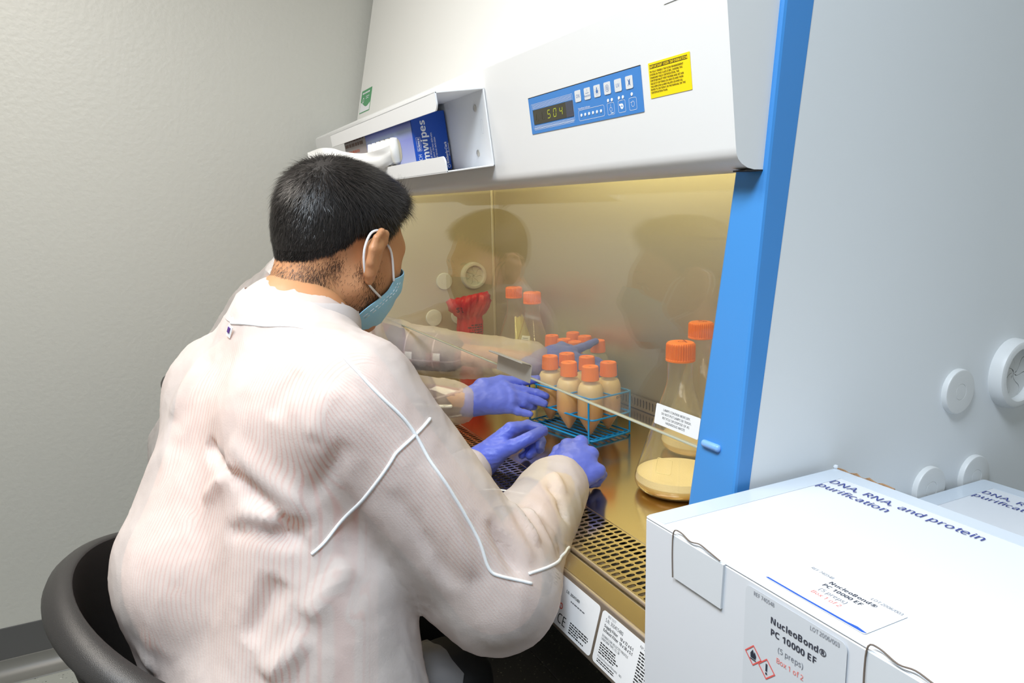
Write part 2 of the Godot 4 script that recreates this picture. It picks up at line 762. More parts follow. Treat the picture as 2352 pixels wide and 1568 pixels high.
# ---------------------------------------------------------------- the cabinet
func SIDE(x: float) -> Transform3D:   # plane facing +x: local x is towards -z
	return Transform3D(Basis(Vector3(0, 0, -1), Vector3(0, 1, 0), Vector3(1, 0, 0)), Vector3(x, 0, 0))

func sash_z(y: float) -> float:
	return -0.595 - (y - 1.10) * 0.1495

func on_sash(x: float, y: float, off := 0.0) -> Transform3D:
	var n := Vector3(0, 0.1478, 0.989)
	return Transform3D(Basis(Vector3.RIGHT, Vector3(0, 0.989, -0.1478), n), Vector3(x, y, sash_z(y)) + n * off)

func on_visor(x: float, y: float, off := 0.0) -> Transform3D:
	var n := Vector3(0, -0.127, 0.992)
	return Transform3D(Basis(Vector3.RIGHT, Vector3(0, 0.992, 0.127), n).orthonormalized(), Vector3(x, y, (-0.7447 + 0.127 * y) / 0.992) + n * off)

func on_apron(x: float, y: float, off := 0.0) -> Transform3D:
	var n := Vector3(0, 0.262, 0.965)
	return Transform3D(Basis(Vector3.RIGHT, Vector3(0, 0.965, -0.262), n).orthonormalized(), Vector3(x, y, -0.53 - (y - 0.849) * 0.2716) + n * off)

func shift(t: Transform3D, x: float, y: float, z := 0.0) -> Transform3D:
	return t * Transform3D(Basis(), Vector3(x, y, z))

# rows of unreadable small print: dark dashes of word length
func print_rows(s: Shape, o: Transform3D, w: float, rows: int, pitch: float, h: float, seed_: int, ragged := 0.3) -> void:
	var r := RandomNumberGenerator.new()
	r.seed = seed_
	for i in rows:
		var x := 0.0
		var end := w * (1.0 - r.randf() * ragged)
		while x < end:
			var l := minf(r.randf_range(1.2, 4.5) * h, end - x)
			if l > h * 0.4:
				s.prism(PackedVector2Array([Vector2(x, -i * pitch), Vector2(x + l, -i * pitch), Vector2(x + l, -i * pitch + h), Vector2(x, -i * pitch + h)]), 0.00005, o)
			x += l + h * 0.7

func ring(s: Shape, o: Transform3D, r0: float, r1: float, n := 20) -> void:
	for i in n:
		var a := TAU * i / n
		var b := TAU * (i + 1) / n
		s.quad(o * Vector3(cos(a) * r0, sin(a) * r0, 0), o * Vector3(cos(a) * r1, sin(a) * r1, 0), o * Vector3(cos(b) * r1, sin(b) * r1, 0), o * Vector3(cos(b) * r0, sin(b) * r0, 0))

func frame_line(s: Shape, o: Transform3D, w: float, h: float, r: float, t: float) -> void:
	var a := round_rect(w, h, r, 3)
	var b := round_rect(w - 2 * t, h - 2 * t, maxf(r - t, 0.0002), 3)
	for i in a.size():
		var j := (i + 1) % a.size()
		s.quad(o * Vector3(a[i].x, a[i].y, 0), o * Vector3(a[j].x, a[j].y, 0), o * Vector3(b[j].x, b[j].y, 0), o * Vector3(b[i].x, b[i].y, 0))

func plate(w: float, h: float, r: float, t: float, o: Transform3D) -> Shape:
	var s := Shape.new()
	s.prism(round_rect(w, h, r, 4), t, shift(o, 0, 0, t))
	return s

func port_disc(par: Node3D, o: Transform3D, r: float) -> void:
	var s := Shape.new()
	var t := o * Transform3D(Basis(Vector3(1, 0, 0), PI / 2), Vector3.ZERO)   # lathe axis y -> plane normal z
	s.lathe([Vector2(0.0001, 0.0075), Vector2(0.0105, 0.0075), Vector2(0.0109, 0.0068), Vector2(0.0113, 0.0075)].map(func(q): return q) + [Vector2(r - 0.003, 0.0075), Vector2(r - 0.001, 0.0068), Vector2(r, 0.005), Vector2(r, 0.0)], 40, t * Transform3D(Basis(), Vector3.ZERO))
	flip(s)
	part_w(par, "port_plug", s, M.port)

func flip(s: Shape) -> void:
	for i in range(0, s.ix.size(), 3):
		var q := s.ix[i]
		s.ix[i] = s.ix[i + 1]
		s.ix[i + 1] = q

func iris(par: Node3D, o: Transform3D, r: float, hand := 1.0) -> void:
	var t := o * Transform3D(Basis(Vector3(1, 0, 0), PI / 2), Vector3.ZERO)
	var s := Shape.new()
	s.lathe([Vector2(r + 0.004, 0.0), Vector2(r + 0.003, 0.012), Vector2(r + 0.001, 0.0165), Vector2(r - 0.002, 0.018), Vector2(r - 0.008, 0.018), Vector2(r - 0.0095, 0.0165), Vector2(r - 0.010, 0.003)], 48, t)
	var rg := part_w(par, "port_ring", s, M.port)
	var rr := r - 0.0098
	for k in 7:
		var poly := PackedVector2Array()
		for i in 9:
			var q := i / 8.0
			poly.append(Vector2.from_angle(hand * (TAU * k / 7.0 + 0.9 * sin(q * PI * 0.75))) * (0.001 + (rr - 0.001) * q))
		for i in range(0, 4):
			poly.append(Vector2.from_angle(hand * (TAU * (k + i / 4.0) / 7.0 + 0.9 * sin(PI * 0.75))) * rr)
		for i in 9:
			var q := 1.0 - i / 8.0
			poly.append(Vector2.from_angle(hand * (TAU * (k + 0.955) / 7.0 + 0.9 * sin(q * PI * 0.75))) * (0.0012 + (rr - 0.0012) * q))
		s = Shape.new()
		s.prism(poly, 0.003, shift(o, 0, 0, 0.0055 + 0.0003 * (k % 2)))
		part_w(rg, "iris_blade", s, M.port)

func cabinet() -> void:
	var t := thing("biosafety_cabinet", "large white biosafety cabinet with blue corner post, glass sash and steel work surface", "cabinet", Vector3(-1.567, 0, -0.95))
	var s := Shape.new()
	# right side: front edge follows the slope of the post
	var zo := func(y: float) -> float: return -0.595 - (y - 1.078) * 0.1224
	var side := PackedVector2Array([Vector2(-zo.call(0.74), 0.74), Vector2(1.33, 0.74), Vector2(1.33, 2.32), Vector2(-zo.call(2.32), 2.32)])
	s.prism(side, 0.022, SIDE(-0.594))
	part_w(t, "side_panel", s, M.side_paint)
	s = Shape.new()
	s.prism(PackedVector2Array([Vector2(-zo.call(0.74), 0.74), Vector2(1.33, 0.74), Vector2(1.33, 2.32), Vector2(0.845, 2.32), Vector2(0.703, 1.61), Vector2(0.66, 1.60), Vector2(-zo.call(1.60), 1.60)]), 0.022, SIDE(-2.518))
	part_w(t, "side_panel", s, M.side_paint)
	# blue posts: lofted, the inner edge leaning a little
	for sg in [1.0, -1.0]:
		s = Shape.new()
		var rows := []
		for y in [0.76, 1.0, 1.2, 1.434, 1.6, 1.62 if sg < 0 else 1.8, 1.625 if sg < 0 else 2.32]:
			var zf: float = -0.574 - (y - 1.093) * 0.0861
			var xi: float = -0.6405 - (1.434 - y) * 0.066
			var zi: float = zf + 0.001
			var o: float = zo.call(y)
			var r := 0.004
			var ring_ := [Vector2(-0.5936, o), Vector2(-0.5936, zf - r), Vector2(-0.5936 - r * 0.3, zf - r * 0.3), Vector2(-0.5936 - r, zf), Vector2(xi + 0.003, zi), Vector2(xi + 0.0008, zi - 0.0008), Vector2(xi, zi - 0.004), Vector2(xi, o - 0.012), Vector2(-0.61, o - 0.012)]
			var line := []
			for q in ring_:
				line.append(Vector3(q.x if sg > 0 else -3.134 - q.x, y, q.y))
			rows.append(line)
		var m: int = rows[0].size()
		for j in m:
			var a := (j + 1) % m
			for i in rows.size() - 1:
				if sg > 0:
					s.quad(rows[i][a], rows[i][j], rows[i + 1][j], rows[i + 1][a])
				else:
					s.quad(rows[i][j], rows[i][a], rows[i + 1][a], rows[i + 1][j])
		var cap0: Array = rows[0].duplicate()
		var cap1: Array = rows[-1].duplicate()
		if sg > 0:
			cap1.reverse()
		else:
			cap0.reverse()
		s.face(cap0)
		s.face(cap1)
		var post := part_w(t, "corner_post", s, M.blue_paint, "blue corner post")
		# the sash stop: a small rounded bar
		var y2 := 1.12
		var zz: float = -0.574 - (y2 - 1.093) * 0.0861
		s = Shape.new()
		var xs := -0.636 if sg > 0 else -2.498
		s.tube([Vector3(xs - 0.011, y2, zz + 0.0015), Vector3(xs + 0.011, y2, zz + 0.0015)], 0.0046, 12)
		for e in [-0.011, 0.011]:
			s.lathe([Vector2(0.0001, -0.0046), Vector2(0.0025, -0.0039), Vector2(0.0039, -0.0025), Vector2(0.0046, 0), Vector2(0.0039, 0.0025), Vector2(0.0025, 0.0039), Vector2(0.0001, 0.0046)], 12, Transform3D(Basis(), Vector3(xs + e, y2, zz + 0.0015)))
		part_w(post, "sash_stop", s, M.blue_light)
	# upper front panel, leaning back
	s = Shape.new()
	s.prism(PackedVector2Array([Vector2(0.672, 1.61), Vector2(0.70, 1.61), Vector2(0.842, 2.32), Vector2(0.814, 2.32)]), 1.90, SIDE(-0.6164))
	var up := part_w(t, "upper_panel", s, M.white_paint)
	var o := Transform3D(Basis(Vector3.RIGHT, Vector3(0, 0.981, -0.196), Vector3(0, 0.196, 0.981)), Vector3(-2.437, 1.752, -0.7002))
	s = plate(0.118, 0.074, 0.001, 0.0004, o)
	var gs := part_w(up, "green_sticker", s, mat(rgb(62, 152, 96), 0.4), "small green and white sticker")
	s = Shape.new()
	var wave := PackedVector2Array([Vector2(-0.056, -0.034), Vector2(0.056, -0.034), Vector2(0.056, -0.010)])
	for i in 9:
		var q := i / 8.0
		wave.append(Vector2(0.056 - 0.112 * q, -0.010 - 0.012 * sin(q * 4.2) * (1.0 - q * 0.3) + 0.002 * q))
	s.prism(wave, 0.0002, shift(o, 0, 0, 0.0007))
	part_w(gs, "white_wave", s, M.ink_white)
	s = Shape.new()
	print_rows(s, shift(o, -0.045, 0.024, 0.00085), 0.09, 1, 0.005, 0.005, 5, 0.1)
	print_rows(s, shift(o, 0.0, 0.012, 0.00085), 0.045, 2, 0.006, 0.0025, 3)
	ring(s, shift(o, -0.028, 0.004, 0.0008), 0.006, 0.009, 16)
	s.box(o * Vector3(-0.034, -0.004, 0.0008), Vector3(0.010, 0.003, 0.0001), 0, o.basis * Basis(Vector3.BACK, 0.8))
	part_w(gs, "print", s, M.ink_white)
	# visor with the controls
	s = Shape.new()
	var vp := PackedVector2Array()
	for q in [[-0.69, 1.640], [-0.558, 1.640], [-0.550, 1.6385], [-0.5445, 1.634], [-0.5428, 1.628], [-0.5642, 1.4575], [-0.5652, 1.451], [-0.568, 1.4450], [-0.573, 1.4405], [-0.581, 1.4365], [-0.5905, 1.4345], [-0.634, 1.4345], [-0.637, 1.44], [-0.66, 1.60]]:
		vp.append(Vector2(-q[0], q[1]))
	s.prism(vp, 1.90, SIDE(-0.6))
	var vis := part_w(t, "visor", s, M.visor_paint)
	s = Shape.new()
	s.box(Vector3(-0.61, 1.4335, -0.592), Vector3(0.020, 0.0015, 0.024), 0)
	part_w(vis, "end_cap", s, M.dark)
	controls(vis)
	# small white label at the very top of the visor
	o = on_visor(-0.665, 1.632)
	# inner walls
	s = Shape.new()
	s.box(Vector3(-1.5645, 1.22, -1.175), Vector3(1.82, 0.78, 0.02), 0)
	part_w(t, "back_wall", s, M.steel_wall)
	s = Shape.new()
	var lin := PackedVector2Array([Vector2(0.60, 0.84), Vector2(1.165, 0.84), Vector2(1.165, 1.61), Vector2(0.70, 1.61), Vector2(0.655, 1.43)])
	s.prism(lin, 0.02, SIDE(-2.474))
	var ll := part_w(t, "inner_wall", s, M.liner)
	s = Shape.new()
	s.box(Vector3(-2.4705, 1.23, -1.1605), Vector3(0.007, 0.75, 0.010), 0.002)
	part_w(t, "corner_seam", s, M.seam_steel)
	s = Shape.new()
	s.prism(lin, 0.02, SIDE(-0.645))
	part_w(t, "inner_wall", s, M.liner)
	s = Shape.new()
	s.box(Vector3(-1.5645, 1.617, -0.93), Vector3(1.82, 0.014, 0.49), 0)
	part_w(t, "supply_diffuser", s, M.white_paint)
	# the lamp, above the glass behind the visor
	s = Shape.new()
	s.tube([Vector3(-2.40, 1.580, -0.735), Vector3(-1.5, 1.580, -0.735), Vector3(-0.72, 1.580, -0.735)], 0.013, 12)
	var lm := mat(Color(1, 0.94, 0.72), 0.4)
	lm.emission_enabled = true
	lm.emission = Color(1, 0.93, 0.66)
	lm.emission_energy_multiplier = 3.0
	part_w(t, "lamp_tube", s, lm)
	for x in [-2.425, -0.695]:
		s = Shape.new()
		s.box(Vector3(x, 1.590, -0.735), Vector3(0.05, 0.045, 0.035), 0.003)
		part_w(t, "lamp_holder", s, M.white_paint)
	var l := AreaLight3D.new()
	l.name = "cabinet_lamp"
	l.area_size = Vector2(1.70, 0.03)
	l.light_color = Color(1.0, 0.95, 0.68)
	l.light_energy = 0.36
	l.shadow_enabled = true
	l.position = Vector3(-1.56, 1.562, -0.737)
	l.rotation.x = -PI / 2 + 0.3
	add_child(l)
	# work surface and the slotted intake grille before it
	s = Shape.new()
	s.box(Vector3(-1.5645, 0.845, -0.9245), Vector3(1.818, 0.02, 0.479), 0.002)
	part_w(t, "work_surface", s, M.steel)
	grille(t)
	# slotted return at the foot of the back wall
	s = Shape.new()
	slot_sheet(s, 74, 1, 0.0132, 0.036, 0.0062, 0.023, Transform3D(Basis(), Vector3(-2.474 + 0.42, 0.857, -1.158)), 0.003)
	var back_slots := part_w(t, "return_slots", s, M.steel_matt)
	s = Shape.new()
	s.box(Vector3(-1.5645, 0.8735, -1.1635), Vector3(1.818, 0.0345, 0.003), 0)
	part_w(back_slots, "dark_gap", s, M.dark)
	# front rail: a beaded edge, a gap, a sloped strip, the apron
	s = Shape.new()
	s.tube([Vector3(-2.472, 0.8535, -0.5765), Vector3(-0.655, 0.8535, -0.5765)], 0.0038, 12)
	part_w(t, "bead", s, M.steel_matt)
	s = Shape.new()
	var ap := PackedVector2Array()
	for q in [[-0.5715, 0.8505], [-0.5695, 0.8520], [-0.5345, 0.8518], [-0.5315, 0.8508], [-0.5298, 0.8488], [-0.5085, 0.770], [-0.5085, 0.7675], [-0.5115, 0.7665], [-0.62, 0.7665], [-0.62, 0.832], [-0.575, 0.832]]:
		ap.append(Vector2(-q[0], q[1]))
	s.prism(ap, 1.885, SIDE(-0.625))
	var apron := part_w(t, "apron", s, M.steel_matt)
	s = Shape.new()
	s.box(Vector3(-1.567, 0.8521, -0.551), Vector3(1.878, 0.0012, 0.032), 0)
	part_w(apron, "top_strip", s, M.steel_strip)
	plates(apron)
	# the tub below the work surface, the bottom pan, the stand
	s = Shape.new()
	s.box(Vector3(-1.5645, 0.785, -0.89), Vector3(1.86, 0.05, 0.56), 0.003)
	part_w(t, "plenum_pan", s, M.dark)
	s = Shape.new()
	s.box(Vector3(-1.567, 1.53, -1.255), Vector3(1.90, 1.55, 0.13), 0.003)
	part_w(t, "rear_plenum", s, M.white_paint)
	s = Shape.new()
	s.box(Vector3(-1.567, 1.985, -1.0), Vector3(1.88, 0.66, 0.36), 0.003)
	part_w(t, "filter_housing", s, M.white_paint)
	for x in [-2.47, -0.66]:
		for z in [-0.62, -1.25]:
			s = Shape.new()
			s.box(Vector3(x, 0.39, z), Vector3(0.06, 0.74, 0.06), 0.004)
			s.lathe([Vector2(0.025, 0.0), Vector2(0.03, 0.004), Vector2(0.03, 0.016), Vector2(0.012, 0.02), Vector2(0.012, 0.03)], 16, Transform3D(Basis(), Vector3(x, 0, z)))
			part_w(t, "stand_leg", s, M.side_paint)
	# service ports on the right outside and on the left inside
	var spots := [[1.144, -0.963], [1.015, -0.918], [1.014, -1.016]]
	for q in spots:
		port_disc(t, Transform3D(SIDE(-0.594).basis, Vector3(-0.594, q[0], q[1])), 0.031)
		port_disc(ll, Transform3D(SIDE(-2.474).basis, Vector3(-2.474, q[0], q[1])), 0.030)
	iris(t, Transform3D(SIDE(0).basis, Vector3(-0.594, 1.155, -1.083)), 0.046)
	iris(ll, Transform3D(SIDE(0).basis, Vector3(-2.474, 1.158, -1.078)), 0.046)
	sash(t)

func slot_sheet(s: Shape, nx: int, ny: int, px: float, py: float, w: float, l: float, o: Transform3D, thick: float) -> void:
	var hole := PackedVector2Array()
	for i in 5:
		var a := PI * i / 4.0
		hole.append(Vector2(cos(a) * w / 2, l / 2 - w / 2 + sin(a) * w / 2))
	for i in 5:
		var a := PI + PI * i / 4.0
		hole.append(Vector2(cos(a) * w / 2, -l / 2 + w / 2 + sin(a) * w / 2))
	# a frame of the cell with as many points as the hole
	var rim := PackedVector2Array([Vector2(px / 2, 0), Vector2(px / 2, py / 2), Vector2(0, py / 2), Vector2(-px / 2, py / 2), Vector2(-px / 2, 0.001), Vector2(-px / 2, -0.001), Vector2(-px / 2, -py / 2), Vector2(0, -py / 2), Vector2(px / 2, -py / 2), Vector2(px / 2, -0.001)])
	var n := hole.size()
	for iy in ny:
		for ix in nx:
			var c := Vector3((ix + 0.5) * px, (iy + 0.5) * py, 0)
			var f := s.v.size()
			for i in n:
				s.add(o * (c + Vector3(rim[i].x, rim[i].y, 0)))
			for i in n:
				s.add(o * (c + Vector3(hole[i].x, hole[i].y, 0)))
			for i in n:
				var j := (i + 1) % n
				s.tri(f + i, f + j, f + n + j)
				s.tri(f + i, f + n + j, f + n + i)
			var g := s.v.size()
			for i in n:
				s.add(o * (c + Vector3(hole[i].x, hole[i].y, 0)))
				s.add(o * (c + Vector3(hole[i].x, hole[i].y, -thick)))
			for i in n:
				var j := (i + 1) % n
				s.tri(g + 2 * i, g + 2 * j, g + 2 * j + 1)
				s.tri(g + 2 * i, g + 2 * j + 1, g + 2 * i + 1)

func grille(t: Node3D) -> void:
	var s := Shape.new()
	# local x along the cabinet, local y towards the back
	var o := Transform3D(Basis(Vector3(1, 0, 0), Vector3(0, 0, -1), Vector3(0, 1, 0)), Vector3(-2.472, 0.855, -0.5800))
	slot_sheet(s, 137, 6, 0.01325, 0.0173, 0.0076, 0.0152, o, 0.0016)
	var y := 0.855
	s.quad(Vector3(-2.472, y, -0.5765), Vector3(-0.655, y, -0.5765), Vector3(-0.655, y, -0.5800), Vector3(-2.472, y, -0.5800))
	s.quad(Vector3(-2.472, y, -0.6838), Vector3(-0.655, y, -0.6838), Vector3(-0.655, y, -0.6852), Vector3(-2.472, y, -0.6852))
	var g := part_w(t, "intake_grille", s, M.steel)
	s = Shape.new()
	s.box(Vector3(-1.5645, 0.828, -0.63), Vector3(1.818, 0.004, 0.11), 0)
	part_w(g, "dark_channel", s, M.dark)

func sash(t: Node3D) -> void:
	var s := Shape.new()
	var o := on_sash(-1.5645, 1.10)
	s.box(Vector3(0, 0.2475, -0.003), Vector3(1.80, 0.49, 0.006), 0)
	for i in s.v.size():
		s.v[i] = o * s.v[i]
	var g := part_w(t, "glass_sash", s, M.glass)
	s = Shape.new()
	s.box(o * Vector3(0, 0.0006, -0.003), Vector3(1.80, 0.0026, 0.0062), 0.0004, o.basis)
	part_w(g, "glass_edge", s, M.glass_edge)
	# handle: a bent steel strip gripping the lower edge
	s = Shape.new()
	var h := on_sash(-1.260, 1.096)
	var pr := PackedVector2Array([Vector2(0.0, -0.004), Vector2(0.0012, -0.004), Vector2(0.0012, 0.026), Vector2(0.0035, 0.0285), Vector2(0.020, 0.0315), Vector2(0.0215, 0.030), Vector2(0.0225, 0.031), Vector2(0.021, 0.0332), Vector2(0.003, 0.0302), Vector2(0.0, 0.0275)])
	s.prism(pr, 0.136, Transform3D(Basis(h.basis.z, h.basis.y, -h.basis.x), h.origin))
	flip_if_needed(s)
	part_w(g, "sash_handle", s, M.handle, "bent steel handle")
	# warning label
	o = on_sash(-0.728, 1.1235, 0.0)
	s = plate(0.088, 0.0275, 0.002, 0.0003, o)
	var lb := part_w(g, "warning_label", s, M.paper, "white lamp warning label")
	s = Shape.new()
	var rows := ["LAMPS CONTAIN MERCURY.", "DO NOT PUT LAMPS IN TRASH.", "RECYCLE OR DISPOSE OF AS", "HAZARDOUS WASTE"]
	for i in 4:
		s.write(rows[i], 0.0031, shift(o, -0.001, 0.0062 - i * 0.0053, 0.0005), sans, 1)
	part_w(lb, "print", s, M.ink)

func flip_if_needed(s: Shape) -> void:
	var vol := 0.0
	var c := s.v[0]
	for i in range(0, s.ix.size(), 3):
		vol += (s.v[s.ix[i]] - c).dot((s.v[s.ix[i + 1]] - c).cross(s.v[s.ix[i + 2]] - c))
	if vol < 0.0:
		flip(s)

func controls(par: Node3D) -> void:
	var W := 0.284
	var H := 0.0525
	var o := on_visor(-0.8905, 1.5362)
	var cp := part_w(par, "control_panel", plate(W, H, 0.0006, 0.0006, o), mat(rgb(62, 128, 200), 0.35), "blue membrane control panel")
	var P := func(w: float, h: float) -> Transform3D: return shift(o, (w - 0.5) * W, (0.5 - h) * H, 0.0008)
	var s := Shape.new()
	s.box(o * Vector3(0, H / 2 + 0.0006, 0.0003), Vector3(W, 0.001, 0.0006), 0, o.basis)
	part_w(cp, "top_seam", s, M.dark)
	# white line work
	s = Shape.new()
	frame_line(s, P.call(0.236, 0.52), 0.425 * W, 0.68 * H, 0.0015, 0.0003)
	for i in 5:
		for y in [0.215 + i * 0.026, 0.80 + i * 0.026]:
			var q: Transform3D = P.call(0.236, y)
			s.quad(q * Vector3(-0.2 * W, 0, 0), q * Vector3(0.205 * W, 0, 0), q * Vector3(0.205 * W, 0.0003, 0), q * Vector3(-0.2 * W, 0.0003, 0))
	frame_line(s, P.call(0.598, 0.775), 0.222 * W, 0.27 * H, 0.003, 0.0004)
	s.write("Smartflow Indicator", 0.0024, P.call(0.488, 0.625), sans)
	for x in [0.761, 0.846, 0.928]:
		frame_line(s, P.call(x, 0.775), 0.0155, 0.0148, 0.002, 0.0004)
	var q2: Transform3D = P.call(0.761, 0.79)
	ring(s, q2, 0.0024, 0.0029, 12)
	s.box(q2 * Vector3(0, 0.005, 0), Vector3(0.0004, 0.003, 0.00005), 0, q2.basis)
	s.box(q2 * Vector3(0.002, -0.0046, 0), Vector3(0.006, 0.001, 0.00005), 0, q2.basis)
	q2 = P.call(0.846, 0.775)
	ring(s, q2, 0.0012, 0.0034, 14)
	s.box(q2 * Vector3(-0.0030, 0.0022, 0), Vector3(0.005, 0.0022, 0.00005), 0, q2.basis)
	q2 = P.call(0.928, 0.775)
	ring(s, q2, 0.0030, 0.0034, 14)
	s.box(q2 * Vector3(-0.0030, 0.0022, 0), Vector3(0.004, 0.0004, 0.00005), 0, q2.basis)
	part_w(cp, "line_print", s, M.ink_white)
	# indicator dots
	var dots := []
	for i in 6:
		dots.append([0.512 + i * 0.0338, 0.775])
	dots.append_array([[0.745, 0.575], [0.775, 0.575], [0.830, 0.575], [0.860, 0.575], [0.926, 0.560]])
	for d in dots:
		s = Shape.new()
		var q3: Transform3D = P.call(d[0], d[1])
		s.lathe([Vector2(0.0022, 0), Vector2(0.0020, 0.0004), Vector2(0.0001, 0.0006)], 12, q3 * Transform3D(Basis(Vector3.RIGHT, PI / 2), Vector3.ZERO))
		part_w(cp, "indicator_dot", s, M.ink_white)
	# keys
	var names := ["ON", "", "", "", "UV", ""]
	for i in 6:
		var b: Transform3D = P.call(0.499 + i * 0.0834, 0.285)
		var key := part_w(cp, "key", plate(0.0148, 0.0150, 0.0018, 0.0005, b), mat(rgb(214, 216, 218), 0.4))
		s = Shape.new()
		b = shift(b, 0, 0, 0.0006)
		if names[i]:
			s.write(names[i], 0.0046, shift(b, 0, -0.0023), sans, 1)
		elif i == 1:
			s.write("1", 0.0032, shift(b, 0, 0.0022), sans, 1)
			s.box(b * Vector3(0, 0.0008, 0), Vector3(0.008, 0.0005, 0.00005), 0, b.basis)
			s.write("heat/min", 0.0026, shift(b, 0, -0.0040), sans, 1)
		elif i == 2:
			s.prism(arc2(Vector2(0, -0.0006), 0.0025, 0, TAU * 0.95, 12), 0.00005, b)
			s.box(b * Vector3(0, 0.0030, 0), Vector3(0.0018, 0.003, 0.00005), 0, b.basis)
			for k in 8:
				var a := PI * 0.8 + k * PI * 1.4 / 7
				s.box(b * Vector3(cos(a) * 0.0045, -0.0006 + sin(a) * 0.0045, 0), Vector3(0.0007, 0.0007, 0.00005), 0, b.basis)
		elif i == 3:
			ring(s, b, 0.0038, 0.0043, 18)
			ring(s, b, 0.0020, 0.0024, 14)
			for k in 3:
				s.box(b * Vector3(-0.001 + k * 0.001, 0, 0), Vector3(0.0003, 0.003, 0.00005), 0, b.basis)
		else:
			s.prism(PackedVector2Array([Vector2(-0.001, -0.0016), Vector2(0.002, -0.0040), Vector2(0.002, 0.0040), Vector2(-0.001, 0.0016)]), 0.00005, b)
			for sg in [-1, 1]:
				s.box(b * Vector3(0, 0, 0.0001), Vector3(0.0090, 0.0006, 0.00005), 0, b.basis * Basis(Vector3.BACK, sg * 1.0))
		part_w(key, "key_print", s, mat(rgb(70, 112, 170), 0.6))
	# display with lit digits
	var dsp := part_w(cp, "display", plate(0.405 * W, 0.40 * H, 0.0005, 0.0005, P.call(0.243, 0.545)), mat(rgb(58, 56, 44), 0.2))
	part_w(dsp, "display_margin", plate(0.066 * W, 0.40 * H, 0.0003, 0.0001, shift(P.call(0.4125, 0.545), 0, 0, 0.0005)), mat(rgb(66, 70, 84), 0.3))
	s = Shape.new()
	s.write("x", 0.002, shift(P.call(0.4125, 0.50), 0, 0, 0.0008), sans, 1)
	s.write("heat/min", 0.0018, shift(P.call(0.4125, 0.60), 0, 0, 0.0008), sans, 1)
	part_w(dsp, "margin_print", s, M.ink_soft)
	var lit := mat(rgb(170, 178, 40), 0.4)
	lit.emission_enabled = true
	lit.emission = rgb(168, 176, 30)
	lit.emission_energy_multiplier = 0.35
	var dim := mat(rgb(72, 68, 50), 0.4)
	var segs := {"5": [0, 5, 6, 2, 3], "0": [0, 1, 2, 3, 4, 5], "4": [5, 6, 1, 2], "-": [4, 5, 3]}
	var dg := "--504"
	for i in 5:
		s = Shape.new()
		var b: Transform3D = shift(P.call(0.085 + i * 0.0615, 0.545), 0, 0, 0.0008)
		b = b * Transform3D(Basis(Vector3(1, 0, 0), Vector3(0.12, 1, 0), Vector3(0, 0, 1)), Vector3.ZERO)
		var w := 0.0036
		var h := 0.0054
		var bars := [[0, h, 1], [w, h / 2, 0], [w, -h / 2, 0], [0, -h, 1], [-w, -h / 2, 0], [-w, h / 2, 0], [0, 0, 1]]
		for k in segs[dg[i]]:
			var q: Array = bars[k]
			var sz: Vector2 = Vector2(2 * w - 0.0011, 0.0010) if q[2] else Vector2(0.0010, h - 0.0011)
			s.prism(PackedVector2Array([Vector2(q[0] - sz.x / 2, q[1] - sz.y / 2), Vector2(q[0] + sz.x / 2, q[1] - sz.y / 2), Vector2(q[0] + sz.x / 2, q[1] + sz.y / 2), Vector2(q[0] - sz.x / 2, q[1] + sz.y / 2)]), 0.0001, b)
		part_w(dsp, "display_digit", s, dim if dg[i] == "-" else lit)
	# yellow notice
	o = on_visor(-0.697, 1.5425)
	var yn := part_w(par, "notice_label", plate(0.0735, 0.0395, 0.0006, 0.0003, o), mat(rgb(250, 218, 6), 0.4), "yellow notice label")
	s = Shape.new()
	var bar := shift(o, -0.001, 0.0148, 0.0004)
	s.prism(PackedVector2Array([Vector2(-0.0335, -0.0019), Vector2(0.0335, -0.0019), Vector2(0.0335, 0.0025), Vector2(-0.0335, 0.0025)]), 0.00005, bar)
	var rows := ["TO FULLY ENABLE THE FLOW MANAGEMENT", "SYSTEM IN THIS CLASS II BSC, DURING THE", "STANDARD FIELD CERTIFICATION, THE", "CERTIFIER MUST FIRST REVIEW AND SET AIR", "VELOCITY SETTINGS (S2 AND S7) AND THEN", "THE AIRFLOW ALARM VALUES (S3 AND S4).", "REFER TO SECTION E IN THE MANUAL OR THE", "CERTIFICATION PLAN."]
	for i in 8:
		s.write(rows[i], 0.00215, shift(o, -0.0345, 0.0085 - i * 0.0033, 0.0005), bold, 0, 0.95)
	part_w(yn, "print", s, mat(rgb(58, 48, 10), 0.6))
	s = Shape.new()
	s.write("IMPORTANT USER INFORMATION", 0.0030, shift(bar, 0, -0.0013, 0.0002), bold, 1, 1.02)
	part_w(yn, "heading", s, mat(rgb(250, 218, 6), 0.4))
	# corner of a white label near the visor's top
	part_w(par, "corner_label", plate(0.05, 0.012, 0.001, 0.0003, on_visor(-0.672, 1.6235)), M.paper)

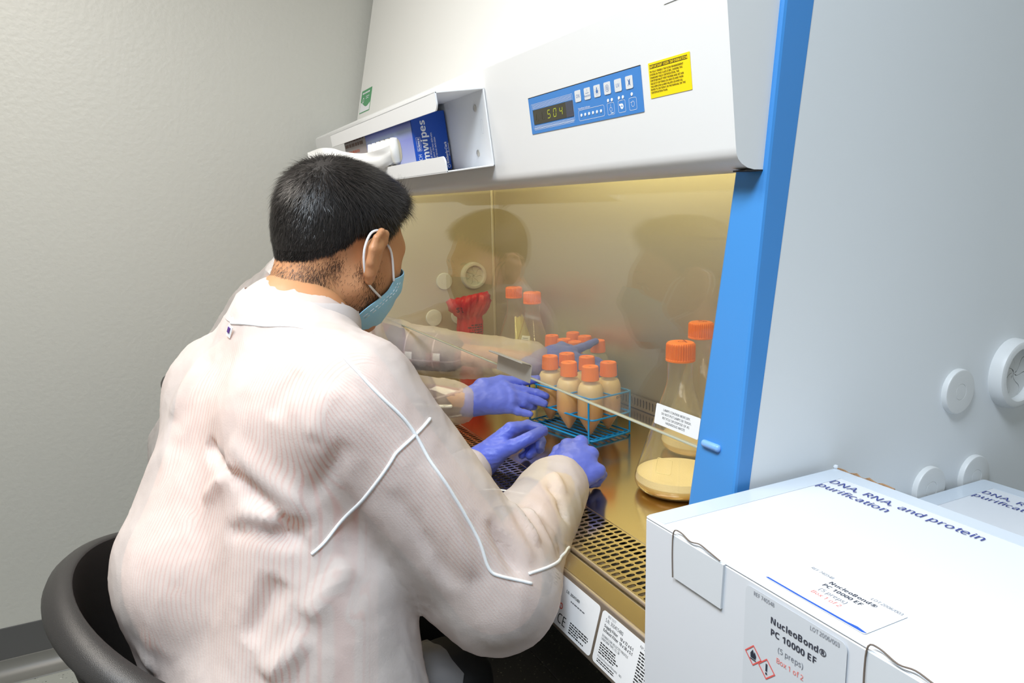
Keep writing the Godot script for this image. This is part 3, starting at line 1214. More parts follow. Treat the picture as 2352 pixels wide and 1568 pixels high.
func plates(par: Node3D) -> void:
	var o := on_apron(-0.8765, 0.8085)
	var p1 := part_w(par, "rating_plate", plate(0.157, 0.0745, 0.006, 0.0005, o), M.paper, "white rating plate with certification marks")
	var z := 0.0007
	var s := Shape.new()
	s.prism(round_rect(0.022, 0.036, 0.003), 0.0001, shift(o, -0.059, 0.0065, z))
	var nsf := part_w(p1, "badge", s, mat(rgb(44, 66, 112), 0.5), "navy certification badge")
	s = Shape.new()
	var b := shift(o, -0.059, 0.0085, z + 0.0003)
	s.write("NSF", 0.0066, shift(b, 0, -0.0028), bold, 1, 0.9)
	part_w(nsf, "badge_print", s, M.ink_white)
	s = Shape.new()
	ring(s, b, 0.0088, 0.0094, 24)
	print_rows(s, shift(b, -0.0075, -0.0145), 0.015, 3, 0.0032, 0.0012, 7, 0.2)
	part_w(nsf, "badge_ring", s, mat(rgb(120, 136, 168), 0.5))
	s = Shape.new()
	var r := shift(o, -0.013, -0.006, z)
	ring(s, r, 0.0030, 0.0048, 20)
	s.prism(round_rect(0.0010, 0.0042, 0.0004), 0.00005, r)
	part_w(p1, "red_mark", s, mat(rgb(206, 84, 66), 0.5))
	s = Shape.new()
	var ul := shift(o, -0.0565, 0.031, z)
	ring(s, ul, 0.0042, 0.0052, 18)
	s.write("U", 0.004, shift(ul, 0, -0.0018), bold, 1, 0.8)
	print_rows(s, shift(o, -0.0465, 0.0315, z), 0.016, 5, 0.0040, 0.0018, 11, 0.5)
	s.write("CE", 0.0145, shift(o, -0.0155, -0.031, z), sans, 0, 1.1)
	s.write("S.N. 300415480", 0.0042, shift(o, -0.008, 0.0180, z), bold, 0, 0.9)
	print_rows(s, shift(o, 0.018, -0.0180, z), 0.050, 5, 0.0036, 0.0019, 13, 0.5)
	part_w(p1, "print", s, M.ink)
	s = Shape.new()
	print_rows(s, shift(o, 0.008, 0.0100, z), 0.040, 1, 0.004, 0.0018, 17, 0.1)
	part_w(p1, "fine_print", s, M.ink_soft)
	# worn streak across the plate
	s = Shape.new()
	var st := PackedVector2Array()
	for i in 12:
		st.append(Vector2(-0.03 + i * 0.0085, 0.0262 + 0.0022 * sin(i * 1.9) + 0.001 * (i % 3)))
	for i in 12:
		st.append(Vector2(-0.03 + (11 - i) * 0.0085, 0.0225 - 0.0016 * sin(i * 2.3)))
	s.prism(st, 0.00005, shift(o, 0, 0, z))
	part_w(p1, "worn_streak", s, mat(rgb(178, 182, 186), 0.8))
	o = on_apron(-0.7095, 0.8085)
	var p2 := part_w(par, "rating_plate", plate(0.165, 0.0745, 0.006, 0.0005, o), M.paper, "white data plate with filter sizes")
	s = Shape.new()
	s.write("S.N. 300415480", 0.0050, shift(o, -0.072, 0.0245, z), sans, 0, 0.85)
	s.write("Supply Filter    18 x 72 x 6.1", 0.0042, shift(o, -0.072, 0.0170, z), bold, 0, 0.9)
	s.write("Exhaust Filter  18 x 36 x 5.1", 0.0042, shift(o, -0.072, 0.0108, z), bold, 0, 0.9)
	s.write("DOWNFLOW VELOCITY PROFILE", 0.0034, shift(o, -0.072, 0.0032, z), sans, 0, 0.9)
	s.write("UNIFORM TYPE, 55, 58", 0.0034, shift(o, -0.072, -0.0014, z), sans, 0, 0.9)
	print_rows(s, shift(o, -0.072, -0.0070, z), 0.045, 5, 0.0034, 0.0018, 19, 0.2)
	s.write("Positive Pressure Plenums    NO", 0.0030, shift(o, -0.072, -0.0262, z), sans, 0, 0.95)
	print_rows(s, shift(o, -0.072, -0.0300, z), 0.05, 2, 0.0030, 0.0015, 23, 0.2)
	print_rows(s, shift(o, 0.008, 0.0225, z), 0.066, 15, 0.0040, 0.0020, 29, 0.4)
	part_w(p2, "print", s, M.ink)
	s = Shape.new()
	s.write("REF 1377", 0.0036, shift(o, -0.068, 0.0315, z), sans, 0, 0.9)
	part_w(p2, "fine_print", s, M.ink_soft)
	s = Shape.new()
	s.write("Apr 27   15A", 0.0036, shift(o, 0.006, 0.0290, z), sans, 0, 0.9)
	part_w(p2, "date_print", s, M.ink_soft)

# ---------------------------------------------------------------- wipe holder on the visor, box of wipes, the pulled tissue
func paper_holder() -> void:
	var o := on_visor(-1.55, 1.536)
	var V := func(x: float, y: float, w: float) -> Vector3: return o * Vector3(x + 1.55, y - 1.536, w)
	var t := thing("wipe_holder", "white open-ended metal holder screwed to the visor, holding a box of wipes", "holder", V.call(-1.55, 1.473, 0.0))
	var m := mat(rgb(236, 237, 238), 0.35)
	var B := o.basis
	var s := Shape.new()
	s.box(V.call(-1.55, 1.536, 0.002), Vector3(0.74, 0.130, 0.003), 0.0008, B)
	part_w(t, "back_plate", s, m)
	s = Shape.new()
	s.box(V.call(-1.55, 1.6005, 0.046), Vector3(0.74, 0.003, 0.091), 0.0008, B)
	part_w(t, "top_flange", s, m)
	s = Shape.new()
	s.box(V.call(-1.55, 1.4725, 0.046), Vector3(0.74, 0.003, 0.091), 0.0008, B)
	part_w(t, "bottom_flange", s, m)
	for up in [1.0, -1.0]:
		s = Shape.new()
		var h: float = 0.030 if up > 0 else 0.0275
		var lp := PackedVector2Array([Vector2(-0.37, 0), Vector2(-0.37, -h * up)])
		var rc := 0.012
		if up > 0:
			lp.append_array(arc2(Vector2(0.37 - rc, -h + rc), rc, -PI / 2, 0, 5))
		else:
			lp.append_array(arc2(Vector2(0.37 - rc, h - rc), rc, PI / 2, 0, 5))
		lp.append(Vector2(0.37, 0))
		s.prism(lp, 0.0028, Transform3D(B, V.call(-1.55, 1.602 if up > 0 else 1.471, 0.0915)))
		part_w(t, "front_lip", s, m)
	for q in [[-1.222, 1.573], [-1.234, 1.497], [-1.88, 1.573], [-1.88, 1.497]]:
		s = Shape.new()
		s.lathe([Vector2(0.0062, 0), Vector2(0.006, 0.0012), Vector2(0.004, 0.0024), Vector2(0.0001, 0.003)], 16, Transform3D(B * Basis(Vector3.RIGHT, PI / 2), V.call(q[0], q[1], 0.0035)))
		part_w(t, "screw", s, M.handle)
	s = Shape.new()
	frame_line(s, Transform3D(B * Basis(Vector3.BACK, PI / 2), V.call(-1.203, 1.540, 0.0036)), 0.024, 0.008, 0.002, 0.0005)
	part_w(t, "stamped_mark", s, mat(rgb(206, 208, 212), 0.4))

	# the box
	t = thing("wipe_box", "blue and violet cardboard box of lab wipes lying in the white holder", "box", V.call(-1.60, 1.475, 0.04))
	var blue := mat(rgb(10, 74, 178), 0.4)
	s = Shape.new()
	s.box(V.call(-1.605, 1.5315, 0.0425), Vector3(0.50, 0.110, 0.070), 0.0012, B)
	part_w(t, "carton", s, blue)
	# printed front: violet fading to pale at the foot, a grey and brown panel further on
	var g := Gradient.new()
	g.offsets = PackedFloat32Array([0.0, 0.18, 0.24, 0.4, 1.0])
	g.colors = PackedColorArray([rgb(92, 110, 196), rgb(110, 124, 214), rgb(158, 178, 226), rgb(128, 138, 216), rgb(196, 204, 226)])
	var gt := GradientTexture2D.new()
	gt.gradient = g
	gt.width = 8
	gt.height = 128
	gt.fill_from = Vector2(0, 0)
	gt.fill_to = Vector2(0, 1)
	var front := mat(Color.WHITE, 0.4)
	front.albedo_texture = gt
	s = Shape.new()
	var P := func(x: float, y: float) -> Vector3: return V.call(x, y, 0.0778)
	s.quad(P.call(-1.665, 1.478), P.call(-1.357, 1.478), P.call(-1.357, 1.585), P.call(-1.665, 1.585), Vector2(0, 1), Vector2(1, 1), Vector2(1, 0), Vector2(0, 0))
	part_w(t, "printed_front", s, front, "violet printed front of the box")
	s = Shape.new()
	s.quad(P.call(-1.853, 1.478), P.call(-1.666, 1.478), P.call(-1.666, 1.585), P.call(-1.853, 1.585))
	var ph := part_w(t, "printed_panel", s, mat(rgb(164, 156, 156), 0.5), "grey panel printed in brown")
	s = Shape.new()
	print_rows(s, Transform3D(B, V.call(-1.845, 1.572, 0.0781)), 0.17, 2, 0.012, 0.0075, 31, 0.1)
	part_w(ph, "print", s, mat(rgb(92, 62, 50), 0.6))
	s = Shape.new()
	print_rows(s, Transform3D(B, V.call(-1.845, 1.545, 0.0781)), 0.14, 3, 0.012, 0.006, 33, 0.2)
	part_w(ph, "print", s, mat(rgb(176, 92, 66), 0.6))
	# opening with folded wipes
	var oval := PackedVector2Array()
	for i in 24:
		var a := TAU * i / 24.0
		oval.append(Vector2(signf(cos(a)) * pow(absf(cos(a)), 0.5) * 0.105, signf(sin(a)) * pow(absf(sin(a)), 0.6) * 0.028))
	var oo := Transform3D(B, V.call(-1.535, 1.527, 0.0782))
	s = Shape.new()
	s.prism(oval, 0.0002, oo)
	part_w(t, "opening", s, mat(rgb(176, 172, 158), 0.8))
	s = Shape.new()
	for i in 6:
		s.tube(spline([oo * Vector3(-0.085 + i * 0.032, -0.022, 0.0015), oo * Vector3(-0.078 + i * 0.032, 0, 0.006), oo * Vector3(-0.08 + i * 0.032, 0.023, 0.0015)], 4), 0.010, 8)
	part_w(t, "folded_wipes", s, mat(rgb(238, 238, 232), 0.85))
	# end with lettering, reading upward
	var E := func(up: float, w: float) -> Transform3D:
		return Transform3D(Basis(B.y, B.z, B.x), V.call(-1.3547, 1.4765 + up, w))
	s = Shape.new()
	s.write("KIMTECH", 0.0066, E.call(-0.001, 0.0655), sans, 0, 0.95)
	s.write("Science", 0.0050, E.call(0.0415, 0.0660), bold, 0, 0.9)
	frame_line(s, shift(E.call(0.0530, 0.0682), 0, 0), 0.0255, 0.0088, 0.0006, 0.0004)
	s.write("Kimwipes", 0.0132, E.call(0.002, 0.0500), bold, 0, 1.12)
	s.write("Delicate Task Wipers", 0.0034, E.call(0.002, 0.0450), sans, 0, 1.0)
	s.write("Essuie-tout pour tâches délicates", 0.0034, E.call(0.002, 0.0395), sans, 0, 1.0)
	s.write("Toallas para tareas delicadas", 0.0034, E.call(0.002, 0.0340), sans, 0, 1.0)
	s.write("Kimberly-Clark", 0.0048, E.call(0.0115, 0.0125), bold, 0, 0.85)
	s.write("Professional", 0.0032, E.call(0.026, 0.0078), sans, 0, 0.95)
	ring(s, shift(E.call(0.0065, 0.0135), 0, 0), 0.0024, 0.0032, 14)
	part_w(t, "end_print", s, M.ink_white)

	# the wipe hanging out
	t = thing("tissue", "white paper wipe pulled out of the box and hanging to the left", "tissue", V.call(-1.70, 1.50, 0.12))
	var ctl := [
		[Vector3(-1.470, 1.507, 0.079), Vector3(-1.455, 1.527, 0.082), Vector3(-1.450, 1.545, 0.080)],
		[Vector3(-1.520, 1.494, 0.098), Vector3(-1.500, 1.516, 0.106), Vector3(-1.490, 1.535, 0.099)],
		[Vector3(-1.600, 1.486, 0.112), Vector3(-1.590, 1.515, 0.124), Vector3(-1.590, 1.535, 0.112)],
		[Vector3(-1.690, 1.486, 0.122), Vector3(-1.690, 1.522, 0.132), Vector3(-1.700, 1.548, 0.121)],
		[Vector3(-1.745, 1.490, 0.136), Vector3(-1.760, 1.530, 0.148), Vector3(-1.772, 1.562, 0.134)],
		[Vector3(-1.800, 1.488, 0.150), Vector3(-1.815, 1.532, 0.158), Vector3(-1.832, 1.568, 0.146)],
		[Vector3(-1.865, 1.482, 0.166), Vector3(-1.885, 1.528, 0.166), Vector3(-1.905, 1.565, 0.158)]]
	var rows := []
	for k in 9:
		var line := []
		for c in ctl:
			var q := k / 8.0
			var p: Vector3 = c[0].lerp(c[1], q * 2.0) if q < 0.5 else c[1].lerp(c[2], q * 2.0 - 1.0)
			line.append(p)
		line = spline(line, 5)
		for j in line.size():
			var q: Vector3 = line[j]
			q.z += 0.0030 * sin(j * 0.25 + k * 0.7) + 0.0012 * sin(j * 0.7 - k * 1.1)
			line[j] = V.call(q.x, q.y, q.z)
		rows.append(line)
	s = Shape.new()
	s.sheet(rows, 0.0007)
	var tm := mat(rgb(245, 245, 243), 0.85)
	tm.backlight_enabled = true
	tm.backlight = Color(0.5, 0.5, 0.5)
	part_w(t, "sheet", s, tm)

# ---------------------------------------------------------------- flasks, bottles, racks, bag
func gradient_mat(cols: Array, offs: Array, rough: float, top: float) -> StandardMaterial3D:
	var g := Gradient.new()
	g.offsets = PackedFloat32Array(offs)
	g.colors = PackedColorArray(cols)
	var t := GradientTexture2D.new()
	t.gradient = g
	t.width = 4
	t.height = 128
	t.fill_to = Vector2(0, 1)
	var m := mat(Color.WHITE, rough)
	m.albedo_texture = t
	m.uv1_scale = Vector3(1, 1.0 / top, 1)
	m.texture_repeat = false
	return m

func make_flask(label: String, at: Vector3, level: float, foam: float, liquid: Material, foam_m: Material, turn := 0.0) -> Node3D:
	var t := thing("erlenmeyer_flask", label, "flask", at, turn, "orange-capped flasks in the cabinet")
	var prof := [Vector2(0.0001, 0.003), Vector2(0.062, 0.0015), Vector2(0.073, 0.004), Vector2(0.080, 0.010), Vector2(0.083, 0.019), Vector2(0.0828, 0.028), Vector2(0.079, 0.042), Vector2(0.0325, 0.188), Vector2(0.0275, 0.202), Vector2(0.0245, 0.214), Vector2(0.0238, 0.226), Vector2(0.0238, 0.260), Vector2(0.0245, 0.262)]
	var s := Shape.new()
	s.lathe(prof, 56)
	var body := part(t, "glass_body", s, M.flask_glass)
	var inner := []
	for q in prof:
		if q.y < level - 0.0005:
			inner.append(Vector2(maxf(q.x - 0.0022, 0.0001), q.y + 0.0016))
	var R := func(y: float) -> float:
		for i in range(1, prof.size()):
			if prof[i].y >= y and prof[i].y > prof[i - 1].y:
				return lerpf(prof[i - 1].x, prof[i].x, (y - prof[i - 1].y) / (prof[i].y - prof[i - 1].y)) - 0.0022
		return 0.02
	inner.append(Vector2(R.call(level), level))
	inner.append(Vector2(0.0001, level))
	s = Shape.new()
	s.lathe(inner, 48)
	part(t, "liquid", s, liquid)
	if foam > 0.0:
		s = Shape.new()
		s.lathe([Vector2(0.0001, level - 0.001), Vector2(R.call(level) + 0.0004, level - 0.001), Vector2(R.call(level + foam) + 0.0004, level + foam), Vector2(R.call(level + foam) - 0.006, level + foam * 0.75), Vector2(0.0001, level + foam * 0.6)], 48)
		part(t, "foam", s, foam_m)
	s = Shape.new()
	s.lathe([Vector2(0.0255, 0.2545), Vector2(0.0275, 0.2555), Vector2(0.0275, 0.2585), Vector2(0.0265, 0.2595), Vector2(0.0264, 0.284), Vector2(0.0262, 0.287), Vector2(0.0248, 0.2898), Vector2(0.0225, 0.291), Vector2(0.0001, 0.2912)], 160, Transform3D(), func(r, y, a): return r + (0.0009 * clampf(2.0 * cos(a * 36.0), -1.0, 1.0) if y > 0.2588 and y < 0.2875 else 0.0))
	var cap := part(t, "screw_cap", s, M.orange_cap, "orange ribbed cap")
	s = Shape.new()
	ring(s, Transform3D(Basis(Vector3.RIGHT, -PI / 2), Vector3(0, 0.2916, 0)), 0.0045, 0.0055, 16)
	for q in [[-0.011, 0.006], [0.004, 0.008]]:
		s.box(Vector3(q[0], 0.2916, q[1] - 0.016), Vector3(0.011, 0.0002, 0.0025), 0)
	part(cap, "cap_print", s, mat(rgb(150, 60, 10), 0.6))
	# white outline box for notes, printed on the glass
	var ln := Shape.new()
	var box2 := round_rect(0.030, 0.026, 0.003, 3)
	var path := []
	for q in box2:
		var y := 0.068 + q.y
		var r: float = R.call(y) + 0.0028
		var a := -0.72 + q.x / r
		path.append(Vector3(r * cos(a), y, -r * sin(a)))
	ln.tube(path, 0.0006, 6, true)
	part(body, "note_frame", ln, M.ink_cream)
	return t

func labware() -> void:
	M.flask_glass = mat(Color(0.84, 0.80, 0.66, 0.10), 0.03, 0.0, 0.6)
	M.flask_glass.transparency = BaseMaterial3D.TRANSPARENCY_ALPHA
	M.orange_cap = mat(rgb(252, 126, 8), 0.42)
	M.ink_cream = mat(rgb(226, 208, 150), 0.5)
	var broth := gradient_mat([rgb(204, 144, 30), rgb(214, 160, 60), rgb(230, 200, 134)], [0.0, 0.35, 0.8], 0.25, 0.03)
	var foam := relief(mat(rgb(232, 212, 160), 0.8), noise_tex(21, 0.08, 256), 0.06, 14.0)
	var pale := mat(rgb(222, 216, 150), 0.5)
	make_flask("large flask with orange cap and foamy broth nearest the blue corner post", Vector3(-1.070, 0.855, -0.886), 0.024, 0.012, broth, foam, -0.35)
	make_flask("flask half hidden by the blue corner post, behind the foremost flask", Vector3(-1.234, 0.855, -1.077), 0.024, 0.012, broth, foam, 0.2)
	var f3 := make_flask("back flask coated inside with pale yellow residue, nearest the red bag", Vector3(-2.134, 0.855, -1.073), 0.08, 0.004, pale, foam, 0.1)
	var f4 := make_flask("clear back flask with a small white sticker, left of the rear bottles", Vector3(-1.971, 0.855, -1.053), 0.055, 0.004, pale, foam, 0.0)
	# residue: a film on part of the inside of the wall
	var rows := []
	for i in 10:
		var line := []
		var y := 0.05 + 0.145 * i / 9.0
		var r := lerpf(0.079, 0.0325, (y - 0.042) / 0.146) - 0.0015
		for k in 15:
			var a := lerpf(-1.5, 0.62 - 0.25 * sin(i * 1.3), k / 14.0) + 0.95
			line.append(Vector3(r * cos(a), y + 0.003 * sin(k * 2.1), -r * sin(a)))
		rows.append(line)
	var s := Shape.new()
	s.sheet(rows, 0.0008)
	part(f3, "residue", s, mat(rgb(226, 220, 156), 0.7), "pale yellow residue")
	s = Shape.new()
	rows = []
	for i in 3:
		var line := []
		var y := 0.139 + 0.011 * i
		var r := lerpf(0.079, 0.0325, (y - 0.042) / 0.146) + 0.0006
		for k in 5:
			var a := -1.03 + (k - 2) * 0.17
			line.append(Vector3(r * cos(a), y, -r * sin(a)))
		rows.append(line)
	s.sheet(rows, 0.0005)
	var st := part(f4, "sticker", s, M.paper, "white sticker")
	s = Shape.new()
	for i in 3:
		var line := []
		for k in 5:
			var y := 0.144 + i * 0.005
			var r := lerpf(0.079, 0.0325, (y - 0.042) / 0.146) + 0.0012
			var a := -1.03 + (k - 2) * 0.11
			line.append(Vector3(r * cos(a), y, -r * sin(a)))
		s.tube(line, 0.0006, 5)
	part(st, "sticker_print", s, M.ink_soft)

	# centrifuge bottles: one of each kind with its parts, then copies
	M.bottle_wall = mat(Color(0.94, 0.93, 0.86, 0.20), 0.26, 0.0, 0.6)
	M.bottle_wall.transparency = BaseMaterial3D.TRANSPARENCY_ALPHA
	M.culture = gradient_mat([rgb(178, 106, 6), rgb(182, 112, 10), rgb(196, 134, 40), rgb(218, 172, 98), rgb(232, 204, 150)], [0.0, 0.42, 0.58, 0.74, 1.0], 0.35, 0.125)
	M.wash = mat(Color(0.84, 0.86, 0.78, 0.45), 0.3)
	M.wash.transparency = BaseMaterial3D.TRANSPARENCY_ALPHA
	var B0 := make_bottle("cloudy bottle at the right front corner of the blue rack", "orange-capped bottles in the front blue rack", M.culture, 0.124)
	B0.position = Vector3(-1.422, 0.8655, -0.911)
	var front := [
		[-1.489, -0.893, "amber bottle in the middle of the front row of the blue rack", "ecoli"],
		[-1.579, -0.892, "amber bottle at the left front of the blue rack, by the gloved fingertips", "ms5"],
		[-1.584, -0.944, "bottle at the back left of the front blue rack, cap just behind", ""],
		[-1.522, -0.965, "bottle in the middle of the back row of the front blue rack", ""],
		[-1.439, -0.973, "bottle at the right back corner of the front blue rack, marked ecoli", "ecoli"]]
	for q in front:
		var b := copy(B0, q[2], Vector3(q[0], 0.8655, q[1]), rng.randf() * 0.6)
		if q[3]:
			mark(b, q[3])
	var C0 := make_bottle("clear bottle at the left front of the rear rack, right of the back flasks", "orange-capped bottles in the rear rack", M.wash, 0.085)
	C0.position = Vector3(-1.837, 0.8655, -1.045)
	for q in [[-1.764, -1.043, "clear bottle in the front row of the rear rack, under the blue glove's wrist"], [-1.714, -1.048, "clear bottle mostly covered by the reaching blue glove"], [-1.846, -1.122, "hindmost bottle with the highest orange cap of the rear rack"], [-1.774, -1.118, "clear bottle hidden behind the reaching glove in the rear rack"], [-1.696, -1.112, "clear bottle at the right end of the rear rack, at the pointing fingertip"]]:
		copy(C0, q[2], Vector3(q[0], 0.8655, q[1]), rng.randf())
	make_rack("blue wire rack holding six amber culture bottles at the front", Vector3(-1.506, 0.855, -0.930), 0.175)
	make_rack("second wire rack behind, holding the clear bottles", Vector3(-1.770, 0.855, -1.082), 0.02)
	red_bag()

func make_bottle(label: String, group: String, liquid: Material, level: float) -> Node3D:
	var t := thing("centrifuge_bottle", label, "bottle", Vector3.ZERO, 0.0, group)
	var prof := [Vector2(0.0001, 0.0), Vector2(0.0045, 0.0008), Vector2(0.006, 0.003), Vector2(0.0285, 0.041), Vector2(0.0302, 0.0455), Vector2(0.0308, 0.05), Vector2(0.0308, 0.104), Vector2(0.0303, 0.110), Vector2(0.0285, 0.1165), Vector2(0.0255, 0.1225), Vector2(0.0215, 0.1275), Vector2(0.0185, 0.1305), Vector2(0.0178, 0.134)]
	var s := Shape.new()
	s.lathe(prof, 36)
	part(t, "bottle_wall", s, M.bottle_wall)
	var inner := []
	for q in prof:
		if q.y < level:
			inner.append(Vector2(maxf(q.x - 0.0012, 0.0001), q.y + 0.0008))
	inner.append(Vector2(inner[-1].x - 0.0002, level))
	inner.append(Vector2(0.0001, level))
	s = Shape.new()
	s.lathe(inner, 30)
	part(t, "liquid", s, liquid)
	s = Shape.new()
	s.lathe([Vector2(0.0190, 0.1325), Vector2(0.0206, 0.1330), Vector2(0.0208, 0.1350), Vector2(0.0194, 0.1635), Vector2(0.0188, 0.1655), Vector2(0.0176, 0.1664), Vector2(0.0160, 0.1655), Vector2(0.0150, 0.1645), Vector2(0.0001, 0.1645)], 96, Transform3D(), func(r, y, a): return r + (0.00025 * cos(a * 48.0) if y > 0.1335 and y < 0.164 else 0.0))
	var cap := part(t, "screw_cap", s, M.orange_cap, "orange screw cap")
	s = Shape.new()
	s.write("50", 0.005, Transform3D(Basis(Vector3.RIGHT, -PI / 2), Vector3(-0.001, 0.1649, 0.002)), sans, 1)
	part(cap, "cap_mark", s, mat(rgb(110, 44, 10), 0.6))
	return t

func mark(b: Node3D, text: String) -> void:   # handwriting bent round the wall, turned to the opening of the cabinet
	var s := Shape.new()
	var a0 := 0.45 - b.rotation.y
	s.write(text, 0.0085, Transform3D(), sans, 1, 1.0, func(q): return Vector3(0.0313 * cos(a0 - q.x / 0.0313 * -1.0), 0.082 + q.y + q.x * 0.08, -0.0313 * sin(a0 - q.x / 0.0313 * -1.0)))
	flip_text(s)
	part(b, "handwriting", s, M.ink)

func flip_text(s: Shape) -> void:   # whichever way the bend went, faces look outward
	if s.ix.size() < 3:
		return
	var a := s.v[s.ix[0]]
	var n := (s.v[s.ix[1]] - a).cross(s.v[s.ix[2]] - a)
	if n.dot(Vector3(a.x, 0, a.z)) < 0.0:
		flip(s)

func make_rack(label: String, at: Vector3, turn: float) -> void:
	var t := thing("bottle_rack", label, "rack", at, turn, "wire bottle racks")
	var m: StandardMaterial3D = M.get("rack_blue")
	if m == null:
		m = mat(rgb(6, 132, 206), 0.35)
		M.rack_blue = m
	var w := 0.118
	var d := 0.064
	var r := 0.0023
	var frame := func(y: float, g: float) -> Array:
		var o := []
		var c := 0.012
		for q in [[w + g - c, d + g - c, 0.0], [w + g - c, -d - g + c, 1.0], [-w - g + c, -d - g + c, 2.0], [-w - g + c, d + g - c, 3.0]]:
			for k in 4:
				var a: float = PI / 2 - (q[2] + k / 3.0) * PI / 2
				o.append(Vector3(q[0] + c * cos(a), y, q[1] + c * sin(a)))
		return o
	for y in [0.0075, 0.057, 0.108]:
		var s := Shape.new()
		s.tube(frame.call(y, 0.0), r, 8, true)
		part(t, "frame_wire", s, m)
	for x in [-w + 0.008, w - 0.008]:
		for z in [-d - 0.003, d + 0.003]:
			var s := Shape.new()
			s.tube([Vector3(x, 0.0024, z), Vector3(x, 0.05, z), Vector3(x, 0.1085, z)], r, 8)
			part(t, "post", s, m)
	for y in [0.057, 0.108]:
		for x in [-w / 3.0, w / 3.0]:
			var s := Shape.new()
			s.tube([Vector3(x, y, -d), Vector3(x, y, d)], r * 0.85, 8)
			part(t, "divider_wire", s, m)
		var s2 := Shape.new()
		s2.tube([Vector3(-w, y, 0), Vector3(w, y, 0)], r * 0.85, 8)
		part(t, "divider_wire", s2, m)
	for z in [-0.044, -0.026, -0.008, 0.010, 0.028, 0.046]:
		var s := Shape.new()
		s.tube([Vector3(-w, 0.0068, z), Vector3(w, 0.0068, z)], r * 0.75, 8)
		part(t, "base_wire", s, m)
	for x in [-w + 0.02, w - 0.02]:
		var s := Shape.new()
		s.tube([Vector3(x, 0.0028, -d), Vector3(x, 0.0028, d)], r, 8)
		part(t, "cross_wire", s, m)

func red_bag() -> void:
	var t := thing("waste_bag", "crumpled red biohazard waste bag standing by the cabinet's left inner wall", "bag", Vector3(-2.300, 0.855, -0.985), -0.4)
	var m := mat(rgb(226, 26, 30), 0.3)
	m.backlight_enabled = true
	m.backlight = Color(0.75, 0.10, 0.08)
	var rows := []
	var lv := [[0.0, 0.034, 0.001], [0.02, 0.038, 0.003], [0.06, 0.039, 0.004], [0.10, 0.042, 0.004], [0.14, 0.044, 0.004], [0.165, 0.043, 0.004], [0.180, 0.041, 0.004], [0.190, 0.050, 0.007], [0.205, 0.062, 0.010], [0.222, 0.070, 0.011], [0.240, 0.069, 0.010], [0.252, 0.056, 0.009], [0.244, 0.034, 0.006], [0.225, 0.030, 0.004]]
	var nz := FastNoiseLite.new()
	nz.seed = 9
	nz.frequency = 1.1
	for q in lv:
		var line := []
		for k in 72:
			var a := TAU * k / 72.0
			var c: float = nz.get_noise_3d(cos(a) * 2.2, q[0] * 30.0, sin(a) * 2.2) + 0.5 * nz.get_noise_3d(cos(a) * 6.0, q[0] * 60.0, sin(a) * 6.0)
			var r: float = q[1] + q[2] * c * 2.2
			var y: float = q[0] + (0.014 * sin(a + 0.6) * smoothstep(0.18, 0.24, q[0])) + 0.006 * c * smoothstep(0.18, 0.24, q[0])
			line.append(Vector3(r * cos(a) * 1.05, y, -r * sin(a)))
		rows.append(line)
	var s := Shape.new()
	s.sheet(rows, 0.0008, true)
	var b := part(t, "bag", s, m)
	s = Shape.new()
	var o := Transform3D()
	print_rows(s, Transform3D(Basis(), Vector3(-0.034, 0.155, 0)), 0.05, 9, 0.0085, 0.0036, 51, 0.3)
	for i in s.v.size():
		var q := s.v[i]
		var a := -q.x / 0.045
		s.v[i] = Vector3(0.0495 * cos(a + 0.2), q.y, -0.0495 * sin(a + 0.2) * 1.0)
	s.ix = s.ix
	part(b, "print", s, mat(rgb(70, 10, 14), 0.6))
	s = Shape.new()
	s.write("ST", 0.017, Transform3D(), bold, 1, 1.2, func(q): return Vector3(0.071 * cos(-0.45 - q.x / 0.066 * -1.0), 0.203 + q.y, -0.071 * sin(-0.45 - q.x / 0.066 * -1.0)))
	flip_text(s)
	part(b, "lettering", s, mat(rgb(80, 8, 12), 0.6))
	s = Shape.new()
	s.lathe([Vector2(0.040, 0.0005), Vector2(0.044, 0.004), Vector2(0.047, 0.07), Vector2(0.048, 0.075)], 32)
	var cg := mat(Color(0.9, 0.9, 0.92, 0.12), 0.1)
	cg.transparency = BaseMaterial3D.TRANSPARENCY_ALPHA
	part(t, "clear_cup", s, cg)

